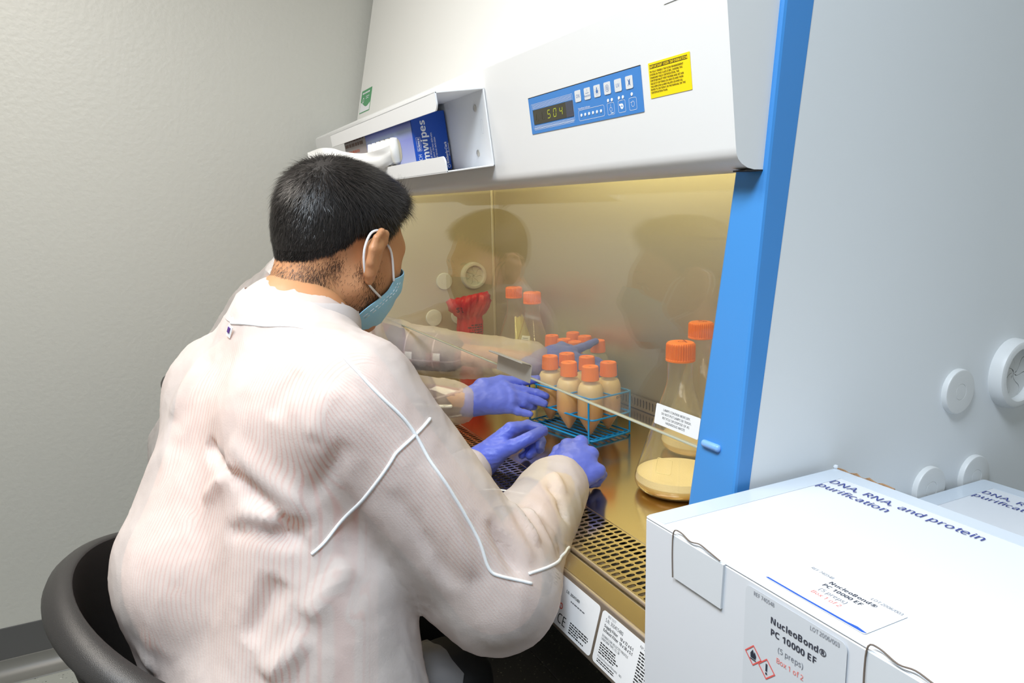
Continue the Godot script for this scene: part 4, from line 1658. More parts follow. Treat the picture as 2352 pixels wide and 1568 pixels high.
# ---------------------------------------------------------------- boxes beside the cabinet, on a table
func carton(label: String, c: Vector3, size: Vector3) -> Node3D:
	var t := thing("carton", label, "box", Vector3(c.x, c.y, c.z), 0.0, "white reagent cartons on the side table")
	var m := mat(rgb(216, 220, 226), 0.3)
	var h := size.y
	var s := Shape.new()
	s.box(Vector3(0, h / 2 - 0.001, 0), Vector3(size.x - 0.004, h - 0.002, size.z - 0.004), 0.002)
	part(t, "body", s, m)
	# lid with a thin turned-down lip
	s = Shape.new()
	s.box(Vector3(0, h - 0.0015, 0), Vector3(size.x, 0.0032, size.z), 0.0013)
	part(t, "lid", s, m)
	s = Shape.new()
	s.box(Vector3(0, h / 2, size.z / 2 - 0.0015), Vector3(size.x, h - 0.006, 0.003), 0.001)
	part(t, "front_panel", s, m)
	# title
	s = Shape.new()
	var o := Transform3D(Basis(Vector3(1, 0, 0), Vector3(0, 0, -1), Vector3(0, 1, 0)), Vector3(-size.x / 2, h + 0.0005, size.z / 2))
	s.write("DNA, RNA, and protein", 0.0112, shift(o, 0.029, 0.237, 0.0006), sans, 0, 1.10)
	s.write("purification", 0.0112, shift(o, 0.029, 0.2175, 0.0006), sans, 0, 1.10)
	part(t, "title", s, mat(rgb(42, 58, 140), 0.5))
	# clear tape over the long edges
	s = Shape.new()
	s.box(Vector3(0, h + 0.0003, -size.z / 2 + 0.012), Vector3(size.x - 0.006, 0.0003, 0.022), 0)
	s.box(Vector3(-size.x / 2 + 0.014, h + 0.00035, 0), Vector3(0.026, 0.0003, size.z - 0.006), 0)
	part(t, "tape", s, mat(rgb(198, 208, 219), 0.12))
	return t

func boxes() -> void:
	var t := thing("side_table", "plain grey side table under the white cartons", "table", Vector3(-0.33, 0, -0.74))
	var s := Shape.new()
	s.box(Vector3(0, 0.785, 0), Vector3(0.50, 0.03, 0.66), 0.003)
	part(t, "tabletop", s, mat(rgb(150, 152, 154), 0.5))
	for x in [-0.22, 0.22]:
		for z in [-0.30, 0.30]:
			s = Shape.new()
			s.box(Vector3(x, 0.385, z), Vector3(0.035, 0.77, 0.035), 0.002)
			part(t, "leg", s, M.side_paint)
	var size := Vector3(0.40, 0.281, 0.282)
	var a := carton("front white carton with a taped label, blue title on its lid, nearest the camera", Vector3(-0.385, 0.80, -0.584), size)
	carton("lower white carton behind the front one, against the cabinet's side", Vector3(-0.385, 0.80, -0.885), Vector3(0.40, 0.209, 0.29))
	var h := size.y
	var F := func(x: float, y: float, off: float) -> Transform3D: return Transform3D(Basis(), Vector3(x + 0.385, y - 0.80, 0.141 + off))
	var U := func(x: float, z: float) -> Transform3D: return Transform3D(Basis(Vector3(1, 0, 0), Vector3(0, 0, -1), Vector3(0, 1, 0)), Vector3(x + 0.385, h + 0.0006, z + 0.584))
	var card := mat(rgb(212, 217, 222), 0.35)
	# tuck flaps with brown board showing at the cut
	for x in [-0.503, -0.285]:
		s = Shape.new()
		s.prism(PackedVector2Array([Vector2(-0.034, -0.002), Vector2(-0.032, -0.046), Vector2(0.034, -0.046), Vector2(0.036, -0.002)]), 0.003, F.call(x, 1.081, 0.0026))
		var fl := part(a, "tuck_flap", s, card)
		s = Shape.new()
		s.tube(spline([F.call(x, 1.035, 0.003) * Vector3(-0.0335, 0, 0), F.call(x, 1.062, 0.0032) * Vector3(-0.0345, 0, 0), F.call(x, 1.0835, 0.003) * Vector3(-0.033, 0, 0), F.call(x, 1.0845, 0.000) * Vector3(-0.026, 0, 0), F.call(x, 1.0825, 0.002) * Vector3(-0.010, 0, 0), F.call(x, 1.0845, 0.001) * Vector3(0.002, 0, 0), F.call(x, 1.0835, 0.0022) * Vector3(0.016, 0, 0), F.call(x, 1.0815, 0.003) * Vector3(0.032, 0, 0)], 4), 0.0007, 6)
		part(fl, "cut_edge", s, mat(rgb(112, 100, 90), 0.8), "brown cut edge of the board")
	# torn brown edge at the back left of the lid
	s = Shape.new()
	var torn := PackedVector2Array()
	for i in 15:
		torn.append(Vector2(i * 0.0055, 0.0012 + 0.0012 * sin(i * 1.7) + 0.0008 * sin(i * 4.1)))
	torn.append(Vector2(0.077, -0.001))
	torn.append(Vector2(0, -0.001))
	s.prism(torn, 0.0022, Transform3D(Basis(), Vector3(-0.198, h, -0.1405)))
	part(a, "torn_edge", s, relief(mat(rgb(164, 128, 92), 0.9), noise_tex(8, 0.1, 128), 0.1, 30.0), "torn brown edge")
	s = Shape.new()
	s.lathe([Vector2(0.0001, -0.0030), Vector2(0.0026, -0.0018), Vector2(0.0032, 0), Vector2(0.0025, 0.002), Vector2(0.0001, 0.003)], 12, Transform3D(Basis(), Vector3(-0.199, h + 0.002, -0.141)))
	part(a, "bent_corner", s, card)
	# labels: one on the lid, one on the front, the same words
	var L := func(o: Transform3D, par: Node3D, deep: bool) -> void:
		s = Shape.new()
		s.write("NucleoBond®", 0.0058 if deep else 0.0046, shift(o, 0.006, -0.0215 if deep else -0.0115), bold, 1, 1.05)
		s.write("PC 10000 EF", 0.0058 if deep else 0.0046, shift(o, 0.002, -0.0320 if deep else -0.019), bold, 1, 1.05)
		part(par, "product_print", s, mat(rgb(56, 58, 70), 0.6))
		s = Shape.new()
		s.write("(5 preps)", 0.0048, shift(o, 0.0, -0.0435 if deep else -0.0275), sans, 1)
		s.write("REF 740548", 0.0036, shift(o, -0.042, -0.006 if deep else -0.0035), sans, 0, 0.9)
		s.write("LOT 2006/003", 0.0036, shift(o, 0.018, -0.006 if deep else -0.0035), sans, 0, 0.9)
		if deep:
			print_rows(s, shift(o, -0.006, -0.072), 0.046, 8, 0.0045, 0.0024, 61, 0.4)
		part(par, "small_print", s, mat(rgb(120, 124, 134), 0.6))
		s = Shape.new()
		s.write("Box 1 of 2", 0.0046, shift(o, 0.0, -0.0535 if deep else -0.0355), sans, 1)
		part(par, "red_print", s, mat(rgb(236, 122, 112), 0.6))
	var lab := part(a, "lid_label", plate(0.098, 0.050, 0.002, 0.0002, U.call(-0.380, -0.478)), mat(rgb(228, 231, 236), 0.35), "white label on the lid")
	L.call(shift(U.call(-0.380, -0.478), 0, 0.025, 0.0004), lab, false)
	s = Shape.new()
	var strip: Transform3D = U.call(-0.380, -0.4545)
	s.prism(PackedVector2Array([Vector2(-0.049, -0.001), Vector2(-0.016, -0.0012), Vector2(0.046, -0.0008), Vector2(0.049, 0.0008), Vector2(0.040, 0.0024), Vector2(0.032, 0.0012), Vector2(-0.010, 0.0006), Vector2(-0.048, 0.0008)]), 0.0002, shift(strip, 0, 0, 0.0006))
	part(lab, "blue_stripe", s, mat(rgb(36, 88, 186), 0.5))
	lab = part(a, "front_label", plate(0.104, 0.108, 0.006, 0.0002, F.call(-0.388, 1.020, 0.0012)), mat(rgb(208, 213, 219), 0.35), "white label on the front")
	var fo: Transform3D = F.call(-0.388, 1.074, 0.0018)
	L.call(fo, lab, true)
	# hazard diamonds
	s = Shape.new()
	var bl := Shape.new()
	for q in [[-0.040, -0.062, 0], [-0.0245, -0.066, 1]]:
		var d: Transform3D = shift(fo, q[0], q[1]) * Transform3D(Basis(Vector3.BACK, PI / 4), Vector3.ZERO)
		frame_line(s, d, 0.0140, 0.0140, 0.0004, 0.0011)
		var c: Transform3D = shift(fo, q[0], q[1])
		if q[2] == 1:
			bl.box(c * Vector3(0, 0.0014, 0.0001), Vector3(0.0017, 0.0070, 0.0001), 0)
			bl.box(c * Vector3(0, -0.0042, 0.0001), Vector3(0.0017, 0.0017, 0.0001), 0)
		else:
			bl.prism(PackedVector2Array([Vector2(-0.0028, -0.0028), Vector2(0.0028, -0.0028), Vector2(0.0034, 0.0005), Vector2(0.0016, 0.0040), Vector2(0.0010, 0.0015), Vector2(-0.0006, 0.0052), Vector2(-0.0032, 0.0010)]), 0.0001, shift(c, 0, 0, 0.0001))
			bl.box(c * Vector3(0, -0.0040, 0.0001), Vector3(0.0070, 0.0008, 0.0001), 0)
	part(lab, "hazard_frame", s, mat(rgb(226, 96, 90), 0.6))
	part(lab, "hazard_sign", bl, mat(rgb(40, 46, 60), 0.6))

# ---------------------------------------------------------------- chairs
func make_chair(label: String, at: Vector3, turn: float, rise: float) -> void:
	var t := thing("chair", label, "chair", at, turn, "black moulded chairs at the cabinet")
	var m: StandardMaterial3D = M.get("shell")
	if m == null:
		m = relief(mat(rgb(47, 45, 44), 0.42), noise_tex(14, 0.2, 256), 0.03, 16.0)
		M.shell = m
	# wrap-around back: a band bent round the seat, open to the front (local -z)
	var rows := []
	var prof := [[0.018, -0.175, 0.0], [0.012, -0.10, 0.2], [0.004, -0.02, 0.5], [0.0, 0.0, 0.6]]
	var sec := func(a: float) -> Array:   # cross-section at angle a, as strips of (radius, height): inner wall, rim, outer wall, foot
		var top: float = 0.321 - 0.131 * (1.0 - cos(a))
		var low: float = 0.040
		var mid := lerpf(low, top, 0.5)
		return [
			[Vector2(0.226, low), Vector2(0.240, mid), Vector2(0.250, top - 0.030), Vector2(0.2535, top - 0.008), Vector2(0.2545, top - 0.003)],
			[Vector2(0.2545, top - 0.003), Vector2(0.2570, top), Vector2(0.268, top + 0.001), Vector2(0.280, top - 0.003), Vector2(0.290, top - 0.011), Vector2(0.2945, top - 0.020), Vector2(0.2950, top - 0.026)],
			[Vector2(0.2950, top - 0.026), Vector2(0.2900, top - 0.034), Vector2(0.2800, top - 0.046), Vector2(0.262, mid), Vector2(0.246, low)],
			[Vector2(0.246, low), Vector2(0.226, low)]]
	var s := Shape.new()
	var n := 56
	var ends := [[], []]
	for k in 4:
		var first := s.v.size()
		var cnt := 0
		for i in n + 1:
			var a := lerpf(-1.95, 1.95, float(i) / n)
			var strip: Array = sec.call(a)[k]
			cnt = strip.size()
			for q in strip:
				var p := Vector3(q.x * sin(a), q.y, q.x * cos(a))
				s.add(p)
				if i == 0:
					ends[0].append(p)
				elif i == n:
					ends[1].append(p)
		for i in n:
			for j in cnt - 1:
				var a0 := first + i * cnt + j
				s.tri(a0, a0 + 1, a0 + cnt + 1)
				s.tri(a0, a0 + cnt + 1, a0 + cnt)
	for e in 2:
		var c := Vector3.ZERO
		for p in ends[e]:
			c += p / ends[e].size()
		for j in ends[e].size():
			var p0: Vector3 = ends[e][j]
			var p1: Vector3 = ends[e][(j + 1) % ends[e].size()]
			var f := s.add(c)
			s.add(p0)
			s.add(p1)
			if e == 0:
				s.tri(f, f + 2, f + 1)
			else:
				s.tri(f, f + 1, f + 2)
	flip_if_needed(s)
	var b := part(t, "backrest", s, m)
	# grip holes: deep oval cups let into the inner face
	for a in [-0.50, 0.42]:
		s = Shape.new()
		var o := Transform3D(Basis(Vector3(cos(a), 0, -sin(a)), Vector3.UP, Vector3(-sin(a), 0, -cos(a)) * -1.0).orthonormalized(), Vector3(0.2445 * sin(a), 0.235, 0.2445 * cos(a)))
		var z := -(Vector3(sin(a), 0, cos(a)))
		var x := Vector3(cos(a), 0, -sin(a))
		for i in 24:
			var w0 := TAU * i / 24
			var w1 := TAU * (i + 1) / 24
			var P := func(w: float, g: float, d: float) -> Vector3: return o.origin + x * cos(w) * 0.0125 * g + Vector3.UP * sin(w) * 0.026 * g + z * d
			s.quad(P.call(w0, 1.0, 0.0045), P.call(w1, 1.0, 0.0045), P.call(w1, 1.12, 0.001), P.call(w0, 1.12, 0.001))
			s.quad(P.call(w0, 0.80, 0.0035), P.call(w1, 0.80, 0.0035), P.call(w1, 1.0, 0.0045), P.call(w0, 1.0, 0.0045))
		part(b, "grip_rim", s, m)
		s = Shape.new()
		var cup := []
		for i in 24:
			var w0 := TAU * i / 24
			cup.append(o.origin + x * cos(w0) * 0.0105 + Vector3.UP * sin(w0) * 0.0225 + z * 0.0036)
		var P0 := s.add(o.origin + z * 0.0032)
		for q in cup:
			s.add(q)
		for i in 24:
			s.tri(P0, P0 + 1 + i, P0 + 1 + (i + 1) % 24)
			s.tri(P0, P0 + 1 + (i + 1) % 24, P0 + 1 + i)
		part(b, "grip_hole", s, M.dark)
	s = Shape.new()
	s.lathe([Vector2(0.0001, -0.03), Vector2(0.16, -0.03), Vector2(0.225, -0.012), Vector2(0.240, 0.012), Vector2(0.236, 0.034), Vector2(0.205, 0.040), Vector2(0.10, 0.024), Vector2(0.0001, 0.020)], 40)
	part(t, "seat", s, m)
	s = Shape.new()
	s.lathe([Vector2(0.030, -rise + 0.10), Vector2(0.030, -rise * 0.5), Vector2(0.016, -rise * 0.5 + 0.002), Vector2(0.016, -0.028)], 20)
	part(t, "gas_column", s, M.rubber)
	for k in 5:
		var a := TAU * k / 5.0 + 0.3
		s = Shape.new()
		s.tube([Vector3(0.02 * cos(a), -rise + 0.115, 0.02 * sin(a)), Vector3(0.15 * cos(a), -rise + 0.095, 0.15 * sin(a)), Vector3(0.27 * cos(a), -rise + 0.066, 0.27 * sin(a))], 0.020, 10, false, 0.013)
		var leg := part(t, "leg", s, m)
		s = Shape.new()
		s.lathe([Vector2(0.004, -0.011), Vector2(0.022, -0.011), Vector2(0.027, -0.006), Vector2(0.027, 0.006), Vector2(0.022, 0.011), Vector2(0.004, 0.011)], 18, Transform3D(Basis(Vector3(cos(a), 0, sin(a)), PI / 2), Vector3(0.27 * cos(a), -rise + 0.027, 0.27 * sin(a))))
		part(leg, "caster", s, M.rubber)

func seats() -> void:
	make_chair("black moulded chair with wrap-around back behind the nearer worker", Vector3(-1.165, 0.572, -0.119), -0.18, 0.572)
	make_chair("black chair mostly hidden behind the gowned back, by the left wall", Vector3(-1.966, 0.690, -0.304), 0.0, 0.690)

# ---------------------------------------------------------------- people
const HANDS := {
	"p1_left": {"wrist": [Vector3(-1.3358, 0.8579, -0.5503), Vector3(-1.3360, 0.8769, -0.5805)], "knuckles": [Vector3(-1.3171, 0.9475, -0.6475), Vector3(-1.3325, 0.9425, -0.6715), Vector3(-1.3478, 0.9276, -0.6917), Vector3(-1.3672, 0.9070, -0.7013)], "index": [Vector3(-1.3171, 0.9475, -0.6475), Vector3(-1.3191, 0.9489, -0.6896), Vector3(-1.3031, 0.9427, -0.7078), Vector3(-1.2891, 0.9384, -0.7114)], "middle": [Vector3(-1.3325, 0.9425, -0.6715), Vector3(-1.3454, 0.9241, -0.7179), Vector3(-1.3355, 0.9034, -0.7293), Vector3(-1.3209, 0.8898, -0.7189)], "ring": [Vector3(-1.3478, 0.9276, -0.6917), Vector3(-1.3617, 0.9014, -0.7328), Vector3(-1.3552, 0.8768, -0.7245), Vector3(-1.3459, 0.8708, -0.7065)], "pinky": [Vector3(-1.3672, 0.9070, -0.7013), Vector3(-1.3790, 0.8819, -0.7243), Vector3(-1.3713, 0.8683, -0.7113), Vector3(-1.3620, 0.8678, -0.6957)], "thumb": [Vector3(-1.3092, 0.9007, -0.5986), Vector3(-1.2792, 0.9239, -0.6340), Vector3(-1.2703, 0.9390, -0.6695), Vector3(-1.2778, 0.9465, -0.7032)]},
	"p1_right": {"wrist": [Vector3(-1.1169, 0.8812, -0.6460), Vector3(-1.1339, 0.8940, -0.6741)], "knuckles": [Vector3(-1.2010, 0.9346, -0.7156), Vector3(-1.1816, 0.9423, -0.7349), Vector3(-1.1488, 0.9283, -0.7381), Vector3(-1.1179, 0.9054, -0.7338)], "index": [Vector3(-1.2010, 0.9346, -0.7156), Vector3(-1.2340, 0.9167, -0.7219), Vector3(-1.2319, 0.9012, -0.7083), Vector3(-1.2140, 0.8943, -0.6958)], "middle": [Vector3(-1.1816, 0.9423, -0.7349), Vector3(-1.2238, 0.9144, -0.7528), Vector3(-1.2262, 0.8937, -0.7396), Vector3(-1.2075, 0.8886, -0.7181)], "ring": [Vector3(-1.1488, 0.9283, -0.7381), Vector3(-1.1922, 0.9031, -0.7660), Vector3(-1.1948, 0.8844, -0.7531), Vector3(-1.1784, 0.8833, -0.7286)], "pinky": [Vector3(-1.1179, 0.9054, -0.7338), Vector3(-1.1456, 0.8827, -0.7601), Vector3(-1.1519, 0.8660, -0.7521), Vector3(-1.1406, 0.8703, -0.7308)], "thumb": [Vector3(-1.1627, 0.8950, -0.6738), Vector3(-1.1995, 0.9096, -0.6856), Vector3(-1.2234, 0.9182, -0.7096), Vector3(-1.2367, 0.9079, -0.7357)]},
	"p2_right": {"wrist": [Vector3(-1.5905, 0.9371, -0.6299), Vector3(-1.5874, 0.9406, -0.6719)], "knuckles": [Vector3(-1.5847, 0.9656, -0.7673), Vector3(-1.5644, 0.9533, -0.7689), Vector3(-1.5520, 0.9380, -0.7647), Vector3(-1.5480, 0.9229, -0.7553)], "thumb": [Vector3(-1.6009, 0.9691, -0.7135), Vector3(-1.6094, 0.9760, -0.7676), Vector3(-1.5997, 0.9693, -0.8186), Vector3(-1.5863, 0.9738, -0.8587)], "index": [Vector3(-1.5847, 0.9656, -0.7673), Vector3(-1.5762, 0.9526, -0.8134), Vector3(-1.5649, 0.9443, -0.8441), Vector3(-1.5530, 0.9363, -0.8646)], "middle": [Vector3(-1.5644, 0.9533, -0.7689), Vector3(-1.5544, 0.9405, -0.8066), Vector3(-1.5450, 0.9313, -0.8330), Vector3(-1.5352, 0.9235, -0.8496)], "ring": [Vector3(-1.5520, 0.9380, -0.7647), Vector3(-1.5507, 0.9272, -0.7972), Vector3(-1.5549, 0.9166, -0.8186), Vector3(-1.5625, 0.9102, -0.8348)], "pinky": [Vector3(-1.5480, 0.9229, -0.7553), Vector3(-1.5380, 0.9135, -0.7760), Vector3(-1.5323, 0.9082, -0.7920), Vector3(-1.5258, 0.9058, -0.8041)]},
	"p2_left": {"wrist": [Vector3(-1.6623, 0.9927, -0.8849), Vector3(-1.6553, 0.9978, -0.9124)], "knuckles": [Vector3(-1.6564, 1.0188, -0.9986), Vector3(-1.6390, 1.0022, -1.0041), Vector3(-1.6267, 0.9860, -0.9992), Vector3(-1.6190, 0.9725, -0.9863)], "index": [Vector3(-1.6564, 1.0188, -0.9986), Vector3(-1.6662, 1.0226, -1.0375), Vector3(-1.6704, 1.0275, -1.0652), Vector3(-1.6758, 1.0338, -1.0913)], "middle": [Vector3(-1.6390, 1.0022, -1.0041), Vector3(-1.6437, 0.9941, -1.0481), Vector3(-1.6352, 0.9856, -1.0732), Vector3(-1.6233, 0.9771, -1.0822)], "ring": [Vector3(-1.6267, 0.9860, -0.9992), Vector3(-1.6274, 0.9787, -1.0404), Vector3(-1.6193, 0.9726, -1.0656), Vector3(-1.6079, 0.9665, -1.0747)], "pinky": [Vector3(-1.6190, 0.9725, -0.9863), Vector3(-1.6229, 0.9652, -1.0211), Vector3(-1.6163, 0.9613, -1.0443), Vector3(-1.6049, 0.9553, -1.0533)], "thumb": [Vector3(-1.6645, 1.0159, -0.9469), Vector3(-1.6856, 1.0269, -0.9889), Vector3(-1.6951, 1.0147, -1.0219), Vector3(-1.6931, 1.0006, -1.0429)]},
}

func glove_field(h: Dictionary, grow: float, cuff := 0.045) -> Field:
	var f := Field.new()
	var w: Array = h.wrist
	var k: Array = h.knuckles
	var ax: Vector3 = (w[1] - w[0]).normalized()
	for i in 4:
		var root: Vector3 = w[1].lerp(k[i], 0.12) + (k[i] - (k[0] + k[3]) * 0.5) * 0.35
		f.bone(root, k[i], 0.0185 + grow, 0.0125 + grow, 0.016)
	for i in 3:
		f.bone(k[i].lerp(w[1], 0.25), k[i + 1].lerp(w[1], 0.25), 0.0135 + grow, 0.0135 + grow, 0.014)
	f.bone(w[1] - ax * cuff, w[1], 0.0270 + grow, 0.0255 + grow, 0.02)
	f.bone(w[1], w[1].lerp((k[1] + k[2]) * 0.5, 0.4), 0.0265 + grow, 0.022 + grow, 0.025)
	for q in [["index", 0.0105], ["middle", 0.0108], ["ring", 0.0100], ["pinky", 0.0088]]:
		var r: float = q[1] + grow
		var p: Array = h[q[0]]
		f.bone(p[0], p[1], r + 0.001, r, 0.008)
		f.bone(p[1], p[2], r, r * 0.94, 0.004)
		f.bone(p[2], p[3], r * 0.94, r * 0.80, 0.003)
	var p: Array = h.thumb
	f.bone(w[1].lerp(p[0], 0.5), p[0], 0.018 + grow, 0.0185 + grow, 0.018)
	f.bone(p[0], p[1], 0.0185 + grow, 0.0135 + grow, 0.014)
	f.bone(p[1], p[2], 0.0130 + grow, 0.0120 + grow, 0.005)
	f.bone(p[2], p[3], 0.0120 + grow, 0.0096 + grow, 0.003)
	return f

# fine cross-wrinkles over a glove: pushed along the normals
func ripple(s: Shape, amp: float, freq: Vector3, seed_: int, b := Basis()) -> void:
	var n := FastNoiseLite.new()
	n.seed = seed_
	n.frequency = 1.0
	n.fractal_type = FastNoiseLite.FRACTAL_RIDGED
	n.fractal_octaves = 3
	var nor := normals(s)
	var inv := b.transposed()
	for i in s.v.size():
		var q := (inv * s.v[i]) * freq
		s.v[i] += nor[i] * (n.get_noise_3dv(q) * amp)

func normals(s: Shape) -> PackedVector3Array:
	var nor := PackedVector3Array()
	nor.resize(s.v.size())
	for i in range(0, s.ix.size(), 3):
		var a := s.ix[i]
		var b := s.ix[i + 1]
		var c := s.ix[i + 2]
		var m := (s.v[b] - s.v[a]).cross(s.v[c] - s.v[a])
		nor[a] += m
		nor[b] += m
		nor[c] += m
	for i in nor.size():
		nor[i] = nor[i].normalized()
	return nor

# folds given as lines: raised (amp > 0) or sunk ridges of a given width along segments
func folds(s: Shape, lines: Array) -> void:
	var nor := normals(s)
	for q in lines:
		var a: Vector3 = q[0]
		var d: Vector3 = q[1] - q[0]
		var il := 1.0 / d.length_squared()
		var w: float = q[2]
		var amp: float = q[3]
		for i in s.v.size():
			var e := s.v[i] - a
			var h := e.dot(d) * il
			if h < -0.3 or h > 1.3:
				continue
			var hc := clampf(h, 0.0, 1.0)
			var dist := (e - d * hc).length_squared()
			if dist < w * w * 9.0:
				s.v[i] += nor[i] * amp * exp(-dist / (w * w)) * (1.0 - pow(absf(hc - 0.5) * 2.0, 4.0))

func head_frame(c: Vector3, yaw: float, pitch: float, roll: float, scale: float) -> Transform3D:
	# local x to the person's right, y up, z backwards (the face looks along -z)
	return Transform3D((Basis(Vector3.UP, yaw) * Basis(Vector3.RIGHT, -pitch) * Basis(Vector3.BACK, roll)).scaled_local(Vector3.ONE * scale), c)

func head_field(T: Transform3D, neck: Vector3) -> Field:
	var f := Field.new()
	var sc := T.basis.x.length()
	var P := func(x: float, y: float, z: float) -> Vector3: return T * Vector3(x, y, -z)
	var inv := T.affine_inverse()
	f.bone(P.call(0, 0.00, -0.052), neck, 0.044 * sc, 0.056, 0.03)
	f.bone(P.call(0, -0.05, -0.015), neck + T.basis.orthonormalized() * Vector3(0, 0, -0.02), 0.046 * sc, 0.052, 0.03)
	for x in [-1.0, 1.0]:
		f.bone(P.call(x * 0.053, -0.055, 0.0), P.call(x * 0.018, -0.112, 0.070), 0.021 * sc, 0.017 * sc, 0.03)
		f.bone(P.call(x * 0.034, -0.038, 0.066), P.call(x * 0.040, -0.022, 0.060), 0.026 * sc, 0.026 * sc, 0.025)
		f.bone(P.call(x * 0.010, 0.016, 0.092), P.call(x * 0.046, 0.017, 0.078), 0.0115 * sc, 0.010 * sc, 0.018)
	f.bone(P.call(0, -0.112, 0.072), P.call(0, -0.106, 0.078), 0.019 * sc, 0.017 * sc, 0.02)
	f.bone(P.call(0, 0.004, 0.094), P.call(0, -0.036, 0.115), 0.0095 * sc, 0.0115 * sc, 0.014)
	f.bone(P.call(-0.013, -0.042, 0.100), P.call(0.013, -0.042, 0.100), 0.009 * sc, 0.009 * sc, 0.010)
	f.bone(P.call(-0.018, -0.072, 0.090), P.call(0.018, -0.072, 0.090), 0.010 * sc, 0.010 * sc, 0.015)
	var ell := [[Vector3(0, 0.035, 0.014), Vector3(0.077, 0.089, 0.099), 0.03], [Vector3(0, -0.010, -0.036), Vector3(0.065, 0.098, 0.060), 0.04]]
	f.extra = func(p: Vector3, d: float) -> float:
		var q := inv * p
		if q.length_squared() > 0.09:
			return d
		for e in ell:
			var r: Vector3 = e[1]
			var w: Vector3 = q - e[0]
			var k0 := (w / r).length()
			var k1 := (w / (r * r)).length()
			var dd: float = (k0 * (k0 - 1.0) / maxf(k1, 1e-6)) * sc
			var t: float = e[2] - absf(d - dd)
			d = minf(d, dd)
			if t > 0.0:
				d -= t * t * 0.25 / e[2]
		# eye hollows
		for x in [-0.032, 0.032]:
			var w := q - Vector3(x, -0.001, -0.098)
			var dd := (0.0155 - w.length()) * sc
			var t := 0.012 - absf(d - dd)
			d = maxf(d, dd)
			if t > 0.0:
				d += t * t * 0.25 / 0.012
		return d
	return f

func add_ear(s: Shape, T: Transform3D, side: float) -> void:
	# the shell of the ear, standing off the head, with its rim and lobe
	var f := Field.new()
	var P := func(x: float, y: float, z: float) -> Vector3: return T * Vector3(side * x, y, -z)
	var sc := T.basis.x.length()
	var rim := [P.call(0.076, -0.002, 0.016), P.call(0.080, 0.020, 0.020), P.call(0.087, 0.033, 0.012), P.call(0.094, 0.034, -0.004), P.call(0.099, 0.022, -0.016), P.call(0.100, 0.004, -0.020), P.call(0.096, -0.016, -0.016), P.call(0.089, -0.033, -0.007), P.call(0.082, -0.044, 0.002), P.call(0.077, -0.040, 0.010)]
	for i in rim.size() - 1:
		f.bone(rim[i], rim[i + 1], 0.0046 * sc, (0.0046 if i < 5 else 0.0062) * sc, 0.004)
	f.bone(P.call(0.080, 0.008, 0.002), P.call(0.082, -0.020, -0.002), 0.011 * sc, 0.011 * sc, 0.012)
	f.bone(P.call(0.083, 0.022, 0.006), P.call(0.091, 0.006, -0.008), 0.0085 * sc, 0.0085 * sc, 0.012)
	f.bone(P.call(0.091, 0.006, -0.008), P.call(0.084, -0.030, -0.001), 0.0085 * sc, 0.0075 * sc, 0.012)
	f.bone(P.call(0.088, 0.012, -0.008), P.call(0.085, -0.018, -0.009), 0.0055 * sc, 0.0055 * sc, 0.010)
	f.bone(P.call(0.072, -0.010, 0.004), P.call(0.076, -0.012, 0.002), 0.014 * sc, 0.012 * sc, 0.012)
	f.skin(s, 0.0028)

# height of the hairline (head axes, metres) by the angle from straight ahead, right side positive
func hairline(a: float) -> float:
	var k := absf(a)
	var keys := [[0.0, 0.088], [0.55, 0.078], [0.85, 0.052], [1.12, 0.030], [1.30, -0.022], [1.46, -0.020], [1.56, 0.024], [1.80, 0.020], [2.02, -0.010], [2.3, -0.034], [2.7, -0.048], [PI, -0.052]]
	for i in keys.size() - 1:
		if k <= keys[i + 1][0]:
			return lerpf(keys[i][1], keys[i + 1][1], smoothstep(0.0, 1.0, (k - keys[i][0]) / (keys[i + 1][0] - keys[i][0])))
	return -0.075

